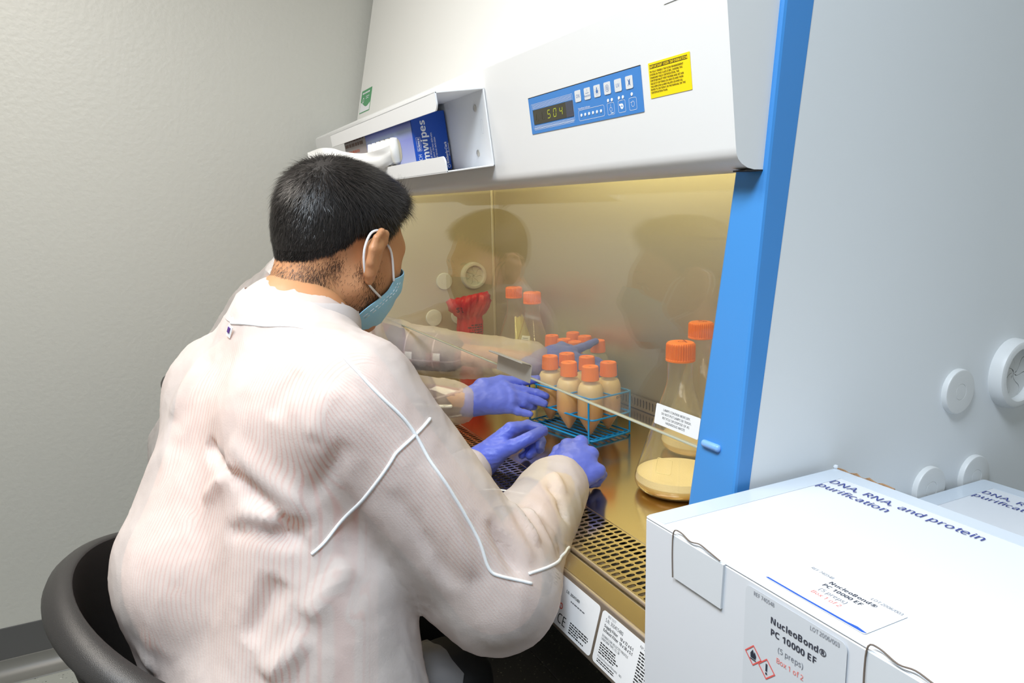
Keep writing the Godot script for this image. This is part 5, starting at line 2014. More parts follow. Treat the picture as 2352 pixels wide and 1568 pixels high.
func hair(who: Node3D, T: Transform3D, f: Field, col: Color, strands: int, seed_: int, whorl := Vector3(0.02, 0.105, 0.075)) -> void:
	var sc := T.basis.x.length()
	var c := T * Vector3(0, 0.030, 0.012)
	var B := T.basis.orthonormalized()
	var na := 72
	var ns := 22
	var rows := []
	var inner := []
	var hit := func(dir: Vector3) -> Vector3:
		var p := c + dir * 0.19
		for i in 9:
			var d := f.val(p)
			p -= dir * d * 0.95
			if absf(d) < 0.0006:
				break
		return p
	var line_e := []
	for j in na:
		var a := TAU * j / na
		var aa := wrapf(a, -PI, PI)
		var y := hairline(aa) - 0.030
		var e := atan2(y, 0.088)
		line_e.append(e)
	var thick := func(l: Vector3) -> float:   # hair depth by place (head axes, z backwards)
		var top := smoothstep(0.02, 0.10, l.y)
		var fr := smoothstep(0.02, -0.08, l.z)
		return 0.003 + 0.006 * top + 0.012 * top * fr + 0.004 * smoothstep(-0.06, 0.0, l.y)
	for i in ns:
		var t := float(i) / (ns - 1)
		var line := []
		for j in na:
			var a := TAU * j / na
			var e := lerpf(PI / 2 - 0.001, line_e[j], t)
			var dir := B * Vector3(sin(a) * cos(e), sin(e), -cos(a) * cos(e))
			var p: Vector3 = hit.call(dir)
			var l := T.affine_inverse() * p
			var fade := 1.0 - smoothstep(0.86, 1.0, t)
			line.append(p + dir * (thick.call(l) * (0.25 + 0.75 * fade) * (1.0 if fade > 0.0 else 0.15)))
		rows.append(line)
	var s := Shape.new()
	for i in ns:
		for j in na:
			s.add(rows[i][j])
	for i in ns - 3:
		for j in na:
			var a0 := i * na + j
			var a1 := i * na + (j + 1) % na
			s.tri(a0, a0 + na, a1 + na)
			s.tri(a0, a1 + na, a1)
	flip_if_needed(s)
	var m := mat(col, 0.55)
	var hm := part_w(who, "hair", s, m)
	# strands
	var st := Shape.new()
	for k in 4:
		var q := k / 3.0
		var w := 0.5 * (1.0 - 0.85 * q)
		st.add(Vector3(-w, q, 0.30 * q * q))
		st.add(Vector3(w, q, 0.30 * q * q))
	for k in 3:
		st.tri(2 * k, 2 * k + 1, 2 * k + 3)
		st.tri(2 * k, 2 * k + 3, 2 * k + 2)
	var mm := MultiMesh.new()
	mm.transform_format = MultiMesh.TRANSFORM_3D
	mm.use_colors = true
	mm.instance_count = strands
	mm.mesh = st.mesh()
	var r := RandomNumberGenerator.new()
	r.seed = seed_
	var W := T * whorl
	var inv := T.affine_inverse()
	var nor := normals(s)
	for k in strands:
		# a spot on the shell
		var t := sqrt(r.randf()) * 1.0 if k % 9 else r.randf_range(0.9, 1.0)
		var a := r.randf() * TAU
		var fi := clampf(t * (ns - 1), 0.0, ns - 1.001)
		var fj := a / TAU * na
		var i0 := int(fi)
		var j0 := int(fj) % na
		var j1 := (j0 + 1) % na
		var p: Vector3 = rows[i0][j0].lerp(rows[i0 + 1][j0], fi - i0).lerp(rows[i0][j1].lerp(rows[i0 + 1][j1], fi - i0), fj - int(fj))
		var n := nor[i0 * na + j0]
		var l := inv * p
		var down := B * Vector3(0, -1, 0.12)
		var away := (p - W)
		var flow := away.normalized()
		var lo := smoothstep(0.09, 0.0, l.y)
		flow = flow.lerp(down, lo * 0.75)
		if l.z < -0.03 and l.y > 0.06:
			flow = flow.lerp(B * Vector3(0.25, 0.15, -1.0), 0.6)
		flow += Vector3(r.randfn(), r.randfn(), r.randfn()) * 0.22
		flow = (flow - n * flow.dot(n)).normalized()
		var lift := lerpf(0.36, 0.46, smoothstep(0.03, 0.10, l.y)) + r.randfn() * 0.14
		var dir := (flow + n * lift).normalized()
		var len := (lerpf(0.009, 0.020, smoothstep(-0.03, 0.09, l.y)) + (0.010 if l.z < -0.05 and l.y > 0.06 else 0.0)) * r.randf_range(0.7, 1.25)
		if t > 0.95:
			len *= 0.8
		var side := dir.cross(n).normalized()
		var nn := side.cross(dir)
		var wid := r.randf_range(0.0006, 0.0012)
		p -= n * 0.0012
		mm.set_instance_transform(k, Transform3D(Basis(side * wid, dir * len, -nn * len), p))
		var g := r.randf_range(0.3, 1.0) if r.randf() < 0.7 else r.randf_range(1.0, 2.6)
		mm.set_instance_color(k, Color(g, g, g))
	var mi := MultiMeshInstance3D.new()
	mi.name = "hair_strands"
	mi.multimesh = mm
	var hs := mat(col, 0.36, 0.0, 0.42)
	hs.vertex_color_use_as_albedo = true
	mi.material_override = hs
	mi.set_meta("kind", "stuff")
	hm.add_child(mi, true)

# short strands strewn over a patch of skin: stubble at jaw and nape
func stubble(who: Node3D, called: String, T: Transform3D, f: Field, spots: Array, count: int, col: Color, seed_: int) -> void:
	var st := Shape.new()
	st.add(Vector3(-0.5, 0, 0))
	st.add(Vector3(0.5, 0, 0))
	st.add(Vector3(0, 1, 0))
	st.tri(0, 1, 2)
	var mm := MultiMesh.new()
	mm.transform_format = MultiMesh.TRANSFORM_3D
	mm.instance_count = count
	mm.mesh = st.mesh()
	var r := RandomNumberGenerator.new()
	r.seed = seed_
	var B := T.basis.orthonormalized()
	for k in count:
		var q: Array = spots[r.randi() % spots.size()]
		var p: Vector3 = T * (q[0] + Vector3(r.randfn(), r.randfn(), r.randfn()) * q[1])
		p = f.onto(p)
		var n := f.grad(p)
		var d: Vector3 = B * q[2] + Vector3(r.randfn(), r.randfn(), r.randfn()) * 0.25
		d = (d - n * d.dot(n)).normalized()
		var dir := (d + n * 0.35).normalized()
		var side := dir.cross(n).normalized()
		var len: float = q[3] * r.randf_range(0.6, 1.3)
		mm.set_instance_transform(k, Transform3D(Basis(side * 0.00045, dir * len, side.cross(dir) * len), p - n * 0.0005))
	var mi := MultiMeshInstance3D.new()
	mi.name = called
	mi.multimesh = mm
	mi.material_override = mat(col, 0.5)
	mi.set_meta("kind", "stuff")
	who.add_child(mi, true)
	mi.position = -who.position

func face_mask(who: Node3D, T: Transform3D, f: Field, m: Material, loop_m: Material, ear_side: Array, drop := 0.0) -> void:
	var rows := []
	var B := T.basis.orthonormalized()
	var nu := 33
	for i in 15:
		var t := i / 14.0
		var y := lerpf(-0.002, -0.134, t) - drop
		var line := []
		for j in nu:
			var q := lerpf(-1.0, 1.0, float(j) / (nu - 1))
			var a := q * lerpf(1.05, 1.62, smoothstep(0.25, 1.0, t))
			# the upper rim dips from the nose to the cheeks; the lower one runs under the chin to the jaw
			var yy := y - 0.030 * pow(absf(q), 1.6) * (1.0 - t) + 0.034 * pow(absf(q), 1.8) * t
			var c := T * Vector3(0, yy, -0.012)
			var dir := B * Vector3(sin(a), -0.55 * smoothstep(0.75, 1.0, t), -cos(a))
			var p := c + dir * 0.22
			for k in 12:
				var d := f.val(p) - 0.0045
				p += dir * -d * 0.9
				if absf(d) < 0.0004:
					break
			var bulge := 0.009 * (1.0 - q * q) * sin(t * PI)
			p += dir * (bulge + 0.0016 * sin(t * 22.0) * (1.0 - pow(absf(q), 6.0)))
			line.append(p)
		rows.append(line)
	# a little smoothing, so that the cloth spans the hollows
	for pass_ in 2:
		var nw := []
		for i in rows.size():
			var line := []
			for j in nu:
				var a: Vector3 = rows[i][j]
				var sum := a * 2.0
				var cnt := 2.0
				for w in [[0, -1], [0, 1], [-1, 0], [1, 0]]:
					var ii: int = i + w[0]
					var jj: int = j + w[1]
					if ii >= 0 and ii < rows.size() and jj >= 0 and jj < nu:
						sum += rows[ii][jj]
						cnt += 1.0
				line.append(sum / cnt)
			nw.append(line)
		rows = nw
	var s := Shape.new()
	s.sheet(rows, 0.0014)
	var mk := part_w(who, "face_mask", s, m)
	for sd in ear_side:
		var top: Vector3 = rows[1][nu - 1 if sd > 0 else 0]
		var bot: Vector3 = rows[7][nu - 1 if sd > 0 else 0]
		var P := func(x: float, y: float, z: float) -> Vector3: return T * Vector3(sd * x, y, -z)
		var path := spline([top, P.call(0.078, 0.006, 0.040), P.call(0.083, 0.024, 0.014), P.call(0.090, 0.034, -0.004), P.call(0.094, 0.026, -0.024), P.call(0.092, 0.000, -0.028), P.call(0.087, -0.028, -0.016), P.call(0.079, -0.048, 0.004), bot], 5)
		s = Shape.new()
		s.tube(path, 0.0019, 8)
		part_w(mk, "ear_loop", s, loop_m)
		# stitched seam by the side edge
		s = Shape.new()
		for c in [2, 3]:
			var jj: int = nu - 1 - c if sd > 0 else c
			for i in range(2, 13):
				s.tube([rows[i][jj] + (rows[i][jj] - T.origin).normalized() * 0.0012, rows[i][jj].lerp(rows[i + 1][jj], 0.6) + (rows[i][jj] - T.origin).normalized() * 0.0012], 0.0005, 5)
		part_w(mk, "stitching", s, loop_m)

func arm_bones(f: Field, sh: Vector3, el: Vector3, wr: Vector3, r: Array, g: float, join: float) -> void:
	f.bone(sh, el, r[0] + g, r[1] + g, join)
	f.bone(el, wr, r[2] + g, r[3] + g, join)

func gown_mat(c: Color, alpha: float) -> StandardMaterial3D:
	var m := mat(Color(c.r, c.g, c.b, alpha), 0.78, 0.0, 0.35)
	m.transparency = BaseMaterial3D.TRANSPARENCY_ALPHA
	return relief(m, M.weave, 0.018, 9.0)

func stripes(seed_: int, base: Color, line: Color) -> StandardMaterial3D:
	var im := Image.create(16, 4, false, Image.FORMAT_RGB8)
	for x in 16:
		var k := clampf(1.6 - absf(x - 7.5) / 2.2, 0.0, 1.0)
		for y in 4:
			im.set_pixel(x, y, base.lerp(line, k))
	var m := mat(Color.WHITE, 0.9)
	m.albedo_texture = ImageTexture.create_from_image(im)
	return m

# uv of a striped sleeve: round the upper arm and the forearm
func sleeve_uv(s: Shape, sh: Vector3, el: Vector3, wr: Vector3, period: float) -> void:
	var refv := (el - sh).cross(wr - el).normalized()
	for i in s.v.size():
		var p := s.v[i]
		var a := sh
		var d := (el - sh).normalized()
		var r := 0.09
		if (p - el).dot((el - sh).normalized() + (el - wr).normalized() * -1.0) > 0.0:
			a = el
			d = (wr - el).normalized()
		var q := p - a
		q -= d * q.dot(d)
		var x := refv
		var y := d.cross(x)
		s.uv[i] = Vector2(atan2(q.dot(y), q.dot(x)) * r / period, 0.0)

func seam(parent: Node3D, f: Field, pts: Array, r: float, m: Material, off := 0.001, cloth: Shape = null) -> void:
	var path := []
	var nor := normals(cloth) if cloth else PackedVector3Array()
	for p in spline(pts, 8):
		p = f.onto(p, off)
		if cloth:   # lay it on the folded cloth
			var best := 0
			var bd := 1.0
			for i in cloth.v.size():
				var d: float = (cloth.v[i] - p).length_squared()
				if d < bd:
					bd = d
					best = i
			p += nor[best] * ((cloth.v[best] - p).dot(nor[best]) + off)
		path.append(p)
	for k in 2:
		for i in range(1, path.size() - 1):
			path[i] = path[i] * 0.5 + (path[i - 1] + path[i + 1]) * 0.25
	var s := Shape.new()
	s.tube(path, r, 8)
	part_w(parent, "seam", s, m)

func collar(who: Node3D, rings: Array, m: Material) -> void:
	# rings: [centre, normal, rx, rz, lift at the back]; swept round, open at the throat
	var rows := []
	for q in rings:
		var n: Vector3 = q[1].normalized()
		var x: Vector3 = (q[4] as Vector3).slide(n).normalized()   # towards the person's right
		var z := x.cross(n)                         # towards the back
		var line := []
		for j in 49:
			var a := lerpf(-PI / 2 - 2.75, -PI / 2 + 2.75, j / 48.0) + PI
			line.append(q[0] + x * cos(a) * q[2] + z * sin(a) * q[3] + n * 0.003 * sin(a * 5.0 + q[2] * 90.0))
		rows.append(line)
	var s := Shape.new()
	s.sheet(rows, 0.0012)
	part_w(who, "collar", s, m)

func V(x: float, y: float, z: float) -> Vector3:
	return Vector3(x, y, z)

func workers() -> void:
	M.weave = noise_tex(77, 0.06, 512)
	M.glove = mat(rgb(92, 110, 222), 0.42)
	M.glove.rim_enabled = true
	M.glove.rim = 0.25
	M.skin = mat(rgb(198, 142, 100), 0.5)
	M.skin.subsurf_scatter_enabled = true
	M.skin.subsurf_scatter_strength = 0.12
	M.skin2 = mat(rgb(208, 152, 122), 0.5)
	M.seam = mat(rgb(242, 244, 246), 0.75)
	M.trousers = mat(rgb(18, 18, 20), 0.85)
	M.shoe = mat(rgb(30, 30, 32), 0.6)
	worker_near()
	worker_far()

func eyes(who: Node3D, T: Transform3D, brow: Material) -> void:
	var P := func(x: float, y: float, z: float) -> Vector3: return T * Vector3(x, y, -z)
	var sc := T.basis.x.length()
	for x in [-0.032, 0.032]:
		var s := Shape.new()
		var prof := []
		for i in 9:
			var a := lerpf(-PI / 2, PI / 2, i / 8.0)
			prof.append(Vector2(maxf(cos(a), 0.001) * 0.0125 * sc, sin(a) * 0.0125 * sc))
		s.lathe(prof, 16, Transform3D(Basis(), P.call(x, -0.002, 0.080)))
		var e := part_w(who, "eye", s, mat(rgb(226, 222, 216), 0.2))
		s = Shape.new()
		s.lathe([Vector2(0.0057 * sc, 0.0108 * sc), Vector2(0.004 * sc, 0.0121 * sc), Vector2(0.0001, 0.0128 * sc)], 16, Transform3D(T.basis.orthonormalized() * Basis(Vector3.RIGHT, -PI / 2 - 0.45), P.call(x, -0.002, 0.080)))
		part_w(e, "iris", s, mat(rgb(38, 26, 20), 0.15))
		# lids
		s = Shape.new()
		s.tube(spline([P.call(x - 0.015, -0.003, 0.084), P.call(x - 0.006, 0.004, 0.0935), P.call(x + 0.006, 0.004, 0.0935), P.call(x + 0.015, -0.003, 0.084)], 4), 0.0034 * sc, 8)
		part_w(e, "eyelid", s, M.skin)
		s = Shape.new()
		s.tube(spline([P.call(x - 0.016, -0.003, 0.086), P.call(x - 0.006, 0.0025, 0.098), P.call(x + 0.006, 0.0025, 0.098), P.call(x + 0.016, -0.003, 0.086)], 4), 0.0012, 6)
		part_w(e, "lashes", s, brow)
		# brow
		s = Shape.new()
		var sg := signf(x)
		s.tube(spline([P.call(sg * 0.012, 0.018, 0.1025), P.call(sg * 0.030, 0.025, 0.098), P.call(sg * 0.050, 0.019, 0.083)], 5), 0.0042 * sc, 8)
		part_w(e, "eyebrow", s, brow)

func worker_near() -> void:
	var t := thing("person", "seated person seen from behind in a sheer white gown, blue face mask and blue gloves", "person", V(-1.06, 0.0, -0.06))
	var c7 := V(-1.14, 1.244, -0.201)
	var rsh := V(-0.968, 1.130, -0.231)
	var rel := V(-0.912, 0.852, -0.418)
	var rwr := V(-1.118, 0.888, -0.640)
	var lsh := V(-1.258, 1.105, -0.110)
	var lel := V(-1.303, 0.799, -0.215)
	var lwr := V(-1.310, 0.872, -0.548)
	var hipR := V(-0.977, 0.655, -0.095)
	var hipL := V(-1.143, 0.655, -0.025)
	var kneeR := V(-1.000, 0.650, -0.370)
	var kneeL := V(-1.250, 0.655, -0.400)
	var H := head_frame(V(-1.167, 1.345, -0.280), 0.46, 0.24, -0.10, 0.985)
	# --- the body: one surface from head to feet
	var hf := head_field(H, c7)
	var s := Shape.new()
	hf.skin(s, 0.0042)
	add_ear(s, H, 1.0)
	add_ear(s, H, -1.0)
	var bf := Field.new()
	bf.bone(c7 + V(0, -0.02, 0), V(-1.07, 0.70, -0.08), 0.07, 0.09, 0.06)
	bf.bone(V(-1.04, 1.08, -0.19), V(-1.02, 0.70, -0.10), 0.075, 0.09, 0.05)
	bf.bone(V(-1.18, 1.08, -0.125), V(-1.12, 0.70, -0.05), 0.075, 0.09, 0.05)
	bf.bone(c7, rsh, 0.055, 0.055, 0.05)
	bf.bone(c7, lsh, 0.055, 0.055, 0.05)
	arm_bones(bf, rsh, rel, HANDS.p1_right.wrist[1], [0.055, 0.044, 0.043, 0.027], 0.0, 0.03)
	arm_bones(bf, lsh, lel, HANDS.p1_left.wrist[1], [0.055, 0.044, 0.043, 0.027], 0.0, 0.03)
	bf.bone(hipR, kneeR, 0.080, 0.056, 0.05)
	bf.bone(hipL, kneeL, 0.080, 0.056, 0.05)
	bf.bone(kneeR, V(-1.000, 0.10, -0.32), 0.054, 0.036, 0.03)
	bf.bone(kneeL, V(-1.25, 0.10, -0.36), 0.054, 0.036, 0.03)
	bf.skin(s, 0.016)
	for q in ["p1_right", "p1_left"]:
		glove_field(HANDS[q], -0.0016, 0.02).skin(s, 0.0048)
	part_w(t, "body", s, M.skin)
	eyes(t, H, mat(rgb(26, 22, 20), 0.6))
	hair(t, H, hf, rgb(38, 34, 32), 44000, 5)
	stubble(t, "beard_stubble", H, hf, [[V(0.062, -0.055, -0.020), 0.014, V(0, -1, 0.2), 0.007], [V(0.066, -0.035, -0.005), 0.010, V(0, -1, 0.2), 0.007], [V(0.060, -0.075, -0.025), 0.012, V(0, -1, 0.3), 0.007], [V(-0.06, -0.06, -0.02), 0.015, V(0, -1, 0.2), 0.007], [V(0.068, -0.012, -0.006), 0.007, V(0, -1, 0), 0.008]], 2600, rgb(40, 32, 28), 6)
	stubble(t, "nape_hair", H, hf, [[V(0.0, -0.066, 0.085), 0.013, V(-0.2, -1, 0), 0.008], [V(0.03, -0.060, 0.075), 0.013, V(-0.3, -1, 0), 0.008], [V(0.045, -0.052, 0.065), 0.011, V(-0.3, -1, 0), 0.008], [V(0.062, -0.032, 0.050), 0.009, V(-0.3, -1, 0), 0.007]], 1700, rgb(48, 36, 30), 7)
	var blue := mat(rgb(160, 218, 248), 0.7)
	blue.rim_enabled = true
	blue.rim = 0.3
	face_mask(t, H, hf, blue, mat(rgb(238, 238, 240), 0.8), [1.0, -1.0])
	# --- gloves
	for q in [["p1_right", 4], ["p1_left", 8]]:
		s = Shape.new()
		glove_field(HANDS[q[0]], 0.0006).skin(s, 0.0030)
		ripple(s, 0.0011, V(26, 70, 26), q[1])
		part_w(t, "glove", s, M.glove, "blue nitrile glove")
	# --- trousers and shoes
	var tf := Field.new()
	tf.bone(hipR, kneeR, 0.088, 0.068, 0.05)
	tf.bone(hipL, kneeL, 0.088, 0.068, 0.05)
	tf.bone(hipR, hipL, 0.105, 0.105, 0.06)
	tf.bone(kneeR, V(-1.000, 0.10, -0.32), 0.068, 0.055, 0.02)
	tf.bone(kneeL, V(-1.25, 0.10, -0.36), 0.068, 0.055, 0.02)
	s = Shape.new()
	tf.skin(s, 0.012)
	ripple(s, 0.004, V(9, 14, 9), 31)
	part_w(t, "trousers", s, M.trousers, "black trousers")
	for x in [-1.0, -1.25]:
		var sf := Field.new()
		sf.bone(V(x, 0.042, -0.33), V(x - 0.01, 0.038, -0.50), 0.040, 0.036, 0.02)
		sf.bone(V(x, 0.07, -0.34), V(x, 0.10, -0.35), 0.042, 0.042, 0.02)
		s = Shape.new()
		sf.skin(s, 0.008)
		part_w(t, "shoe", s, M.shoe)
	# --- striped shirt, seen through the gown
	var g := -0.014
	var sh := Field.new()
	torso_near(sh, g, c7, rsh, lsh)
	s = Shape.new()
	sh.skin(s, 0.010)
	folds(s, near_folds())
	for i in s.v.size():
		s.uv[i] = Vector2((s.v[i] - c7).dot(V(0.92, 0.10, -0.39)) / 0.0056, 0)
	M.stripe = stripes(1, rgb(248, 226, 210), rgb(240, 122, 74))
	part_w(t, "shirt", s, M.stripe, "white shirt with fine orange stripes")
	for k in 2:
		var af := Field.new()
		arm_bones(af, [rsh, lsh][k], [rel, lel][k], [rwr, lwr][k], [0.090, 0.078, 0.070, 0.045], g, 0.03)
		s = Shape.new()
		af.skin(s, 0.010)
		sleeve_uv(s, [rsh, lsh][k], [rel, lel][k], [rwr, lwr][k], 0.0062)
		part_w(t, "shirt_sleeve", s, M.stripe)
	# --- gown
	var gf := Field.new()
	torso_near(gf, 0.0, c7, rsh, lsh)
	arm_bones(gf, rsh, rel, rwr, [0.100, 0.088, 0.086, 0.060], 0.0, 0.035)
	arm_bones(gf, lsh, lel, lwr, [0.095, 0.080, 0.070, 0.046], 0.0, 0.035)
	gf.bone(V(-0.962, 0.86, -0.200), V(-0.940, 0.72, -0.205), 0.085, 0.105, 0.06)
	# the skirt of the gown over the lap and down the right side
	gf.bone(V(-1.00, 0.70, -0.10), V(-1.03, 0.70, -0.18), 0.120, 0.095, 0.06)
	gf.bone(V(-1.10, 0.68, -0.08), V(-1.0, 0.60, -0.08), 0.12, 0.13, 0.06)
	s = Shape.new()
	gf.skin(s, 0.0070)
	gown_folds_near(s)
	var cloth := s
	part_w(t, "gown", s, gown_mat(rgb(228, 218, 213), 0.66), "sheer white disposable gown")
	collar(t, [[V(-1.147, 1.268, -0.213), V(-0.08, 0.96, -0.27), 0.093, 0.082, V(0.92, 0, -0.39)], [V(-1.145, 1.256, -0.208), V(-0.08, 0.96, -0.27), 0.100, 0.090, V(0.92, 0, -0.39)], [V(-1.141, 1.220, -0.197), V(-0.08, 0.96, -0.27), 0.108, 0.100, V(0.92, 0, -0.39)]], gown_mat(rgb(208, 200, 197), 0.90))
	s = Shape.new()
	s.tube(spline([V(-1.298, 0.842, -0.540), V(-1.270, 0.850, -0.553), V(-1.235, 0.858, -0.575), V(-1.20, 0.8595, -0.60), V(-1.16, 0.862, -0.62)], 6), 0.0016, 6)
	part_w(t, "tie_cord", s, M.seam)
	s = Shape.new()
	s.box(V(-1.099, 1.236, -0.1), V(0.010, 0.019, 0.0012), 0.0003, Basis(V(0, 1, 0), 0.5) * Basis(V(0, 0, 1), -0.5))
	var tg := part_w(t, "care_tag", s, M.seam, "small white tag below the collar")
	s = Shape.new()
	s.box(V(-1.0985, 1.238, -0.0990), V(0.005, 0.009, 0.0012), 0.0003, Basis(V(0, 1, 0), 0.5) * Basis(V(0, 0, 1), -0.5))
	part_w(tg, "tag_print", s, mat(rgb(96, 60, 140), 0.6))
	near_field = gf
	seams_near(t, gf, cloth)

var near_field: Field

func torso_near(f: Field, g: float, c7: Vector3, rsh: Vector3, lsh: Vector3) -> void:
	f.bone(V(-1.04, 1.10, -0.185), V(-0.99, 0.62, -0.12), 0.115 + g, 0.140 + g, 0.06)
	f.bone(V(-1.19, 1.08, -0.118), V(-1.135, 0.90, -0.060), 0.110 + g, 0.130 + g, 0.06)
	f.bone(V(-1.120, 0.86, -0.035), V(-1.12, 0.62, -0.075), 0.114 + g, 0.114 + g, 0.06)
	f.bone(rsh + V(-0.03, 0, 0.01), lsh + V(0.03, 0, -0.01), 0.095 + g, 0.085 + g, 0.06)
	f.bone(c7 + V(0, -0.03, 0.01), rsh, 0.080 + g, 0.075 + g, 0.05)
	f.bone(c7 + V(0, -0.03, 0.01), lsh, 0.080 + g, 0.075 + g, 0.05)

func gown_folds_near(s: Shape) -> void:
	ripple(s, 0.004, V(6, 2.6, 6), 41)
	ripple(s, 0.0016, V(15, 8, 15), 42)
	folds(s, near_folds())

func near_folds() -> Array:
	return [
		[V(-1.060, 1.090, -0.055), V(-0.954, 1.060, -0.088), 0.010, -0.020], [V(-0.960, 1.062, -0.086), V(-0.905, 0.992, -0.150), 0.011, -0.022],
		[V(-0.990, 1.108, -0.080), V(-0.900, 1.020, -0.165), 0.018, 0.0136], [V(-0.975, 0.996, -0.065), V(-0.900, 0.990, -0.150), 0.011, -0.022],
		[V(-0.965, 1.022, -0.080), V(-0.905, 1.018, -0.140), 0.012, 0.0119],
		[V(-0.861, 1.079, -0.302), V(-0.836, 0.914, -0.353), 0.012, 0.0102], [V(-0.860, 1.054, -0.254), V(-0.846, 0.902, -0.332), 0.012, -0.0068],
		[V(-0.853, 0.987, -0.382), V(-0.827, 0.901, -0.420), 0.009, -0.0136], [V(-0.880, 0.985, -0.405), V(-0.845, 0.910, -0.440), 0.010, 0.0119],
		[V(-0.966, 0.939, -0.505), V(-0.896, 0.870, -0.522), 0.009, -0.0136], [V(-0.940, 0.955, -0.480), V(-0.880, 0.890, -0.490), 0.012, 0.0119],
		[V(-0.903, 0.983, -0.437), V(-0.862, 0.924, -0.463), 0.010, 0.0102], [V(-1.027, 0.941, -0.575), V(-0.958, 0.899, -0.568), 0.009, -0.0119],
		[V(-1.060, 0.950, -0.600), V(-1.010, 0.925, -0.590), 0.010, 0.0085],
		[V(-0.969, 1.085, -0.083), V(-1.027, 1.018, -0.045), 0.012, 0.0102], [V(-1.052, 0.993, -0.034), V(-1.104, 0.928, 0.017), 0.010, 0.0136],
		[V(-1.104, 0.928, 0.017), V(-1.032, 0.922, -0.018), 0.010, 0.0136], [V(-1.060, 0.935, -0.005), V(-1.020, 0.900, 0.000), 0.012, -0.0102],
		[V(-0.906, 0.945, -0.203), V(-0.887, 0.892, -0.139), 0.016, 0.0153], [V(-0.903, 0.945, -0.114), V(-0.905, 0.867, -0.066), 0.016, -0.0153],
		[V(-0.890, 0.870, -0.140), V(-0.885, 0.826, -0.085), 0.016, 0.0153], [V(-0.929, 0.899, -0.243), V(-0.900, 0.852, -0.208), 0.014, -0.0153],
		[V(-1.120, 0.900, 0.035), V(-1.030, 0.780, 0.045), 0.012, 0.0102], [V(-1.145, 1.187, -0.067), V(-1.146, 1.108, -0.018), 0.015, 0.0085],
		[V(-1.121, 1.087, -0.027), V(-1.126, 1.006, 0.004), 0.013, -0.0085],
		[V(-0.927, 1.204, -0.164), V(-0.932, 1.147, -0.123), 0.015, -0.0068], [V(-0.892, 1.191, -0.193), V(-0.885, 1.124, -0.166), 0.014, 0.0068],
		[V(-0.868, 1.123, -0.204), V(-0.911, 1.026, -0.153), 0.013, -0.0085]]

func seams_near(t: Node3D, gf: Field, cloth: Shape) -> void:
	seam(t, gf, [V(-0.900, 0.970, -0.156), V(-0.905, 0.989, -0.183), V(-0.880, 1.036, -0.219), V(-0.861, 1.087, -0.253), V(-0.862, 1.100, -0.264), V(-0.868, 1.112, -0.285), V(-0.890, 1.127, -0.318)], 0.0024, M.seam, 0.0006, cloth)
	seam(t, gf, [V(-1.112, 1.245, -0.106), V(-1.057, 1.246, -0.138), V(-1.012, 1.245, -0.183), V(-0.940, 1.231, -0.207), V(-0.903, 1.211, -0.219), V(-0.876, 1.173, -0.248), V(-0.871, 1.123, -0.287), V(-0.858, 1.061, -0.312), V(-0.849, 1.007, -0.343), V(-0.841, 0.965, -0.363), V(-0.834, 0.925, -0.373), V(-0.830, 0.912, -0.389), V(-0.825, 0.893, -0.430)], 0.0024, M.seam, 0.0006, cloth)
	seam(t, gf, [V(-0.830, 0.905, -0.430), V(-0.848, 0.897, -0.475), V(-0.890, 0.880, -0.520), V(-0.941, 0.866, -0.561)], 0.0023, M.seam, 0.0006, cloth)
	# the hem lying over the right thigh
	var a := V(-0.977, 0.655, -0.095)
	var b := V(-1.000, 0.650, -0.370)
	var rows := []
	for i in 13:
		var q := i / 12.0
		var line := []
		for j in 17:
			var w := lerpf(1.9, -0.75, j / 16.0)
			var tt := lerpf(-0.10, 1.02 - 0.18 * absf(j - 7.0) / 9.0, q)
			var r := lerpf(0.094, 0.080, tt) + 0.004 * sin(j * 0.9 + q * 5.0) + 0.003 * sin(j * 2.1)
			line.append(a.lerp(b, tt) + V(cos(w), sin(w), 0) * r)
		rows.append(line)
	var s := Shape.new()
	s.sheet(rows, 0.0008)
	part_w(t, "gown_hem", s, gown_mat(rgb(190, 186, 186), 0.17), "thin hem of the gown over the trousers")

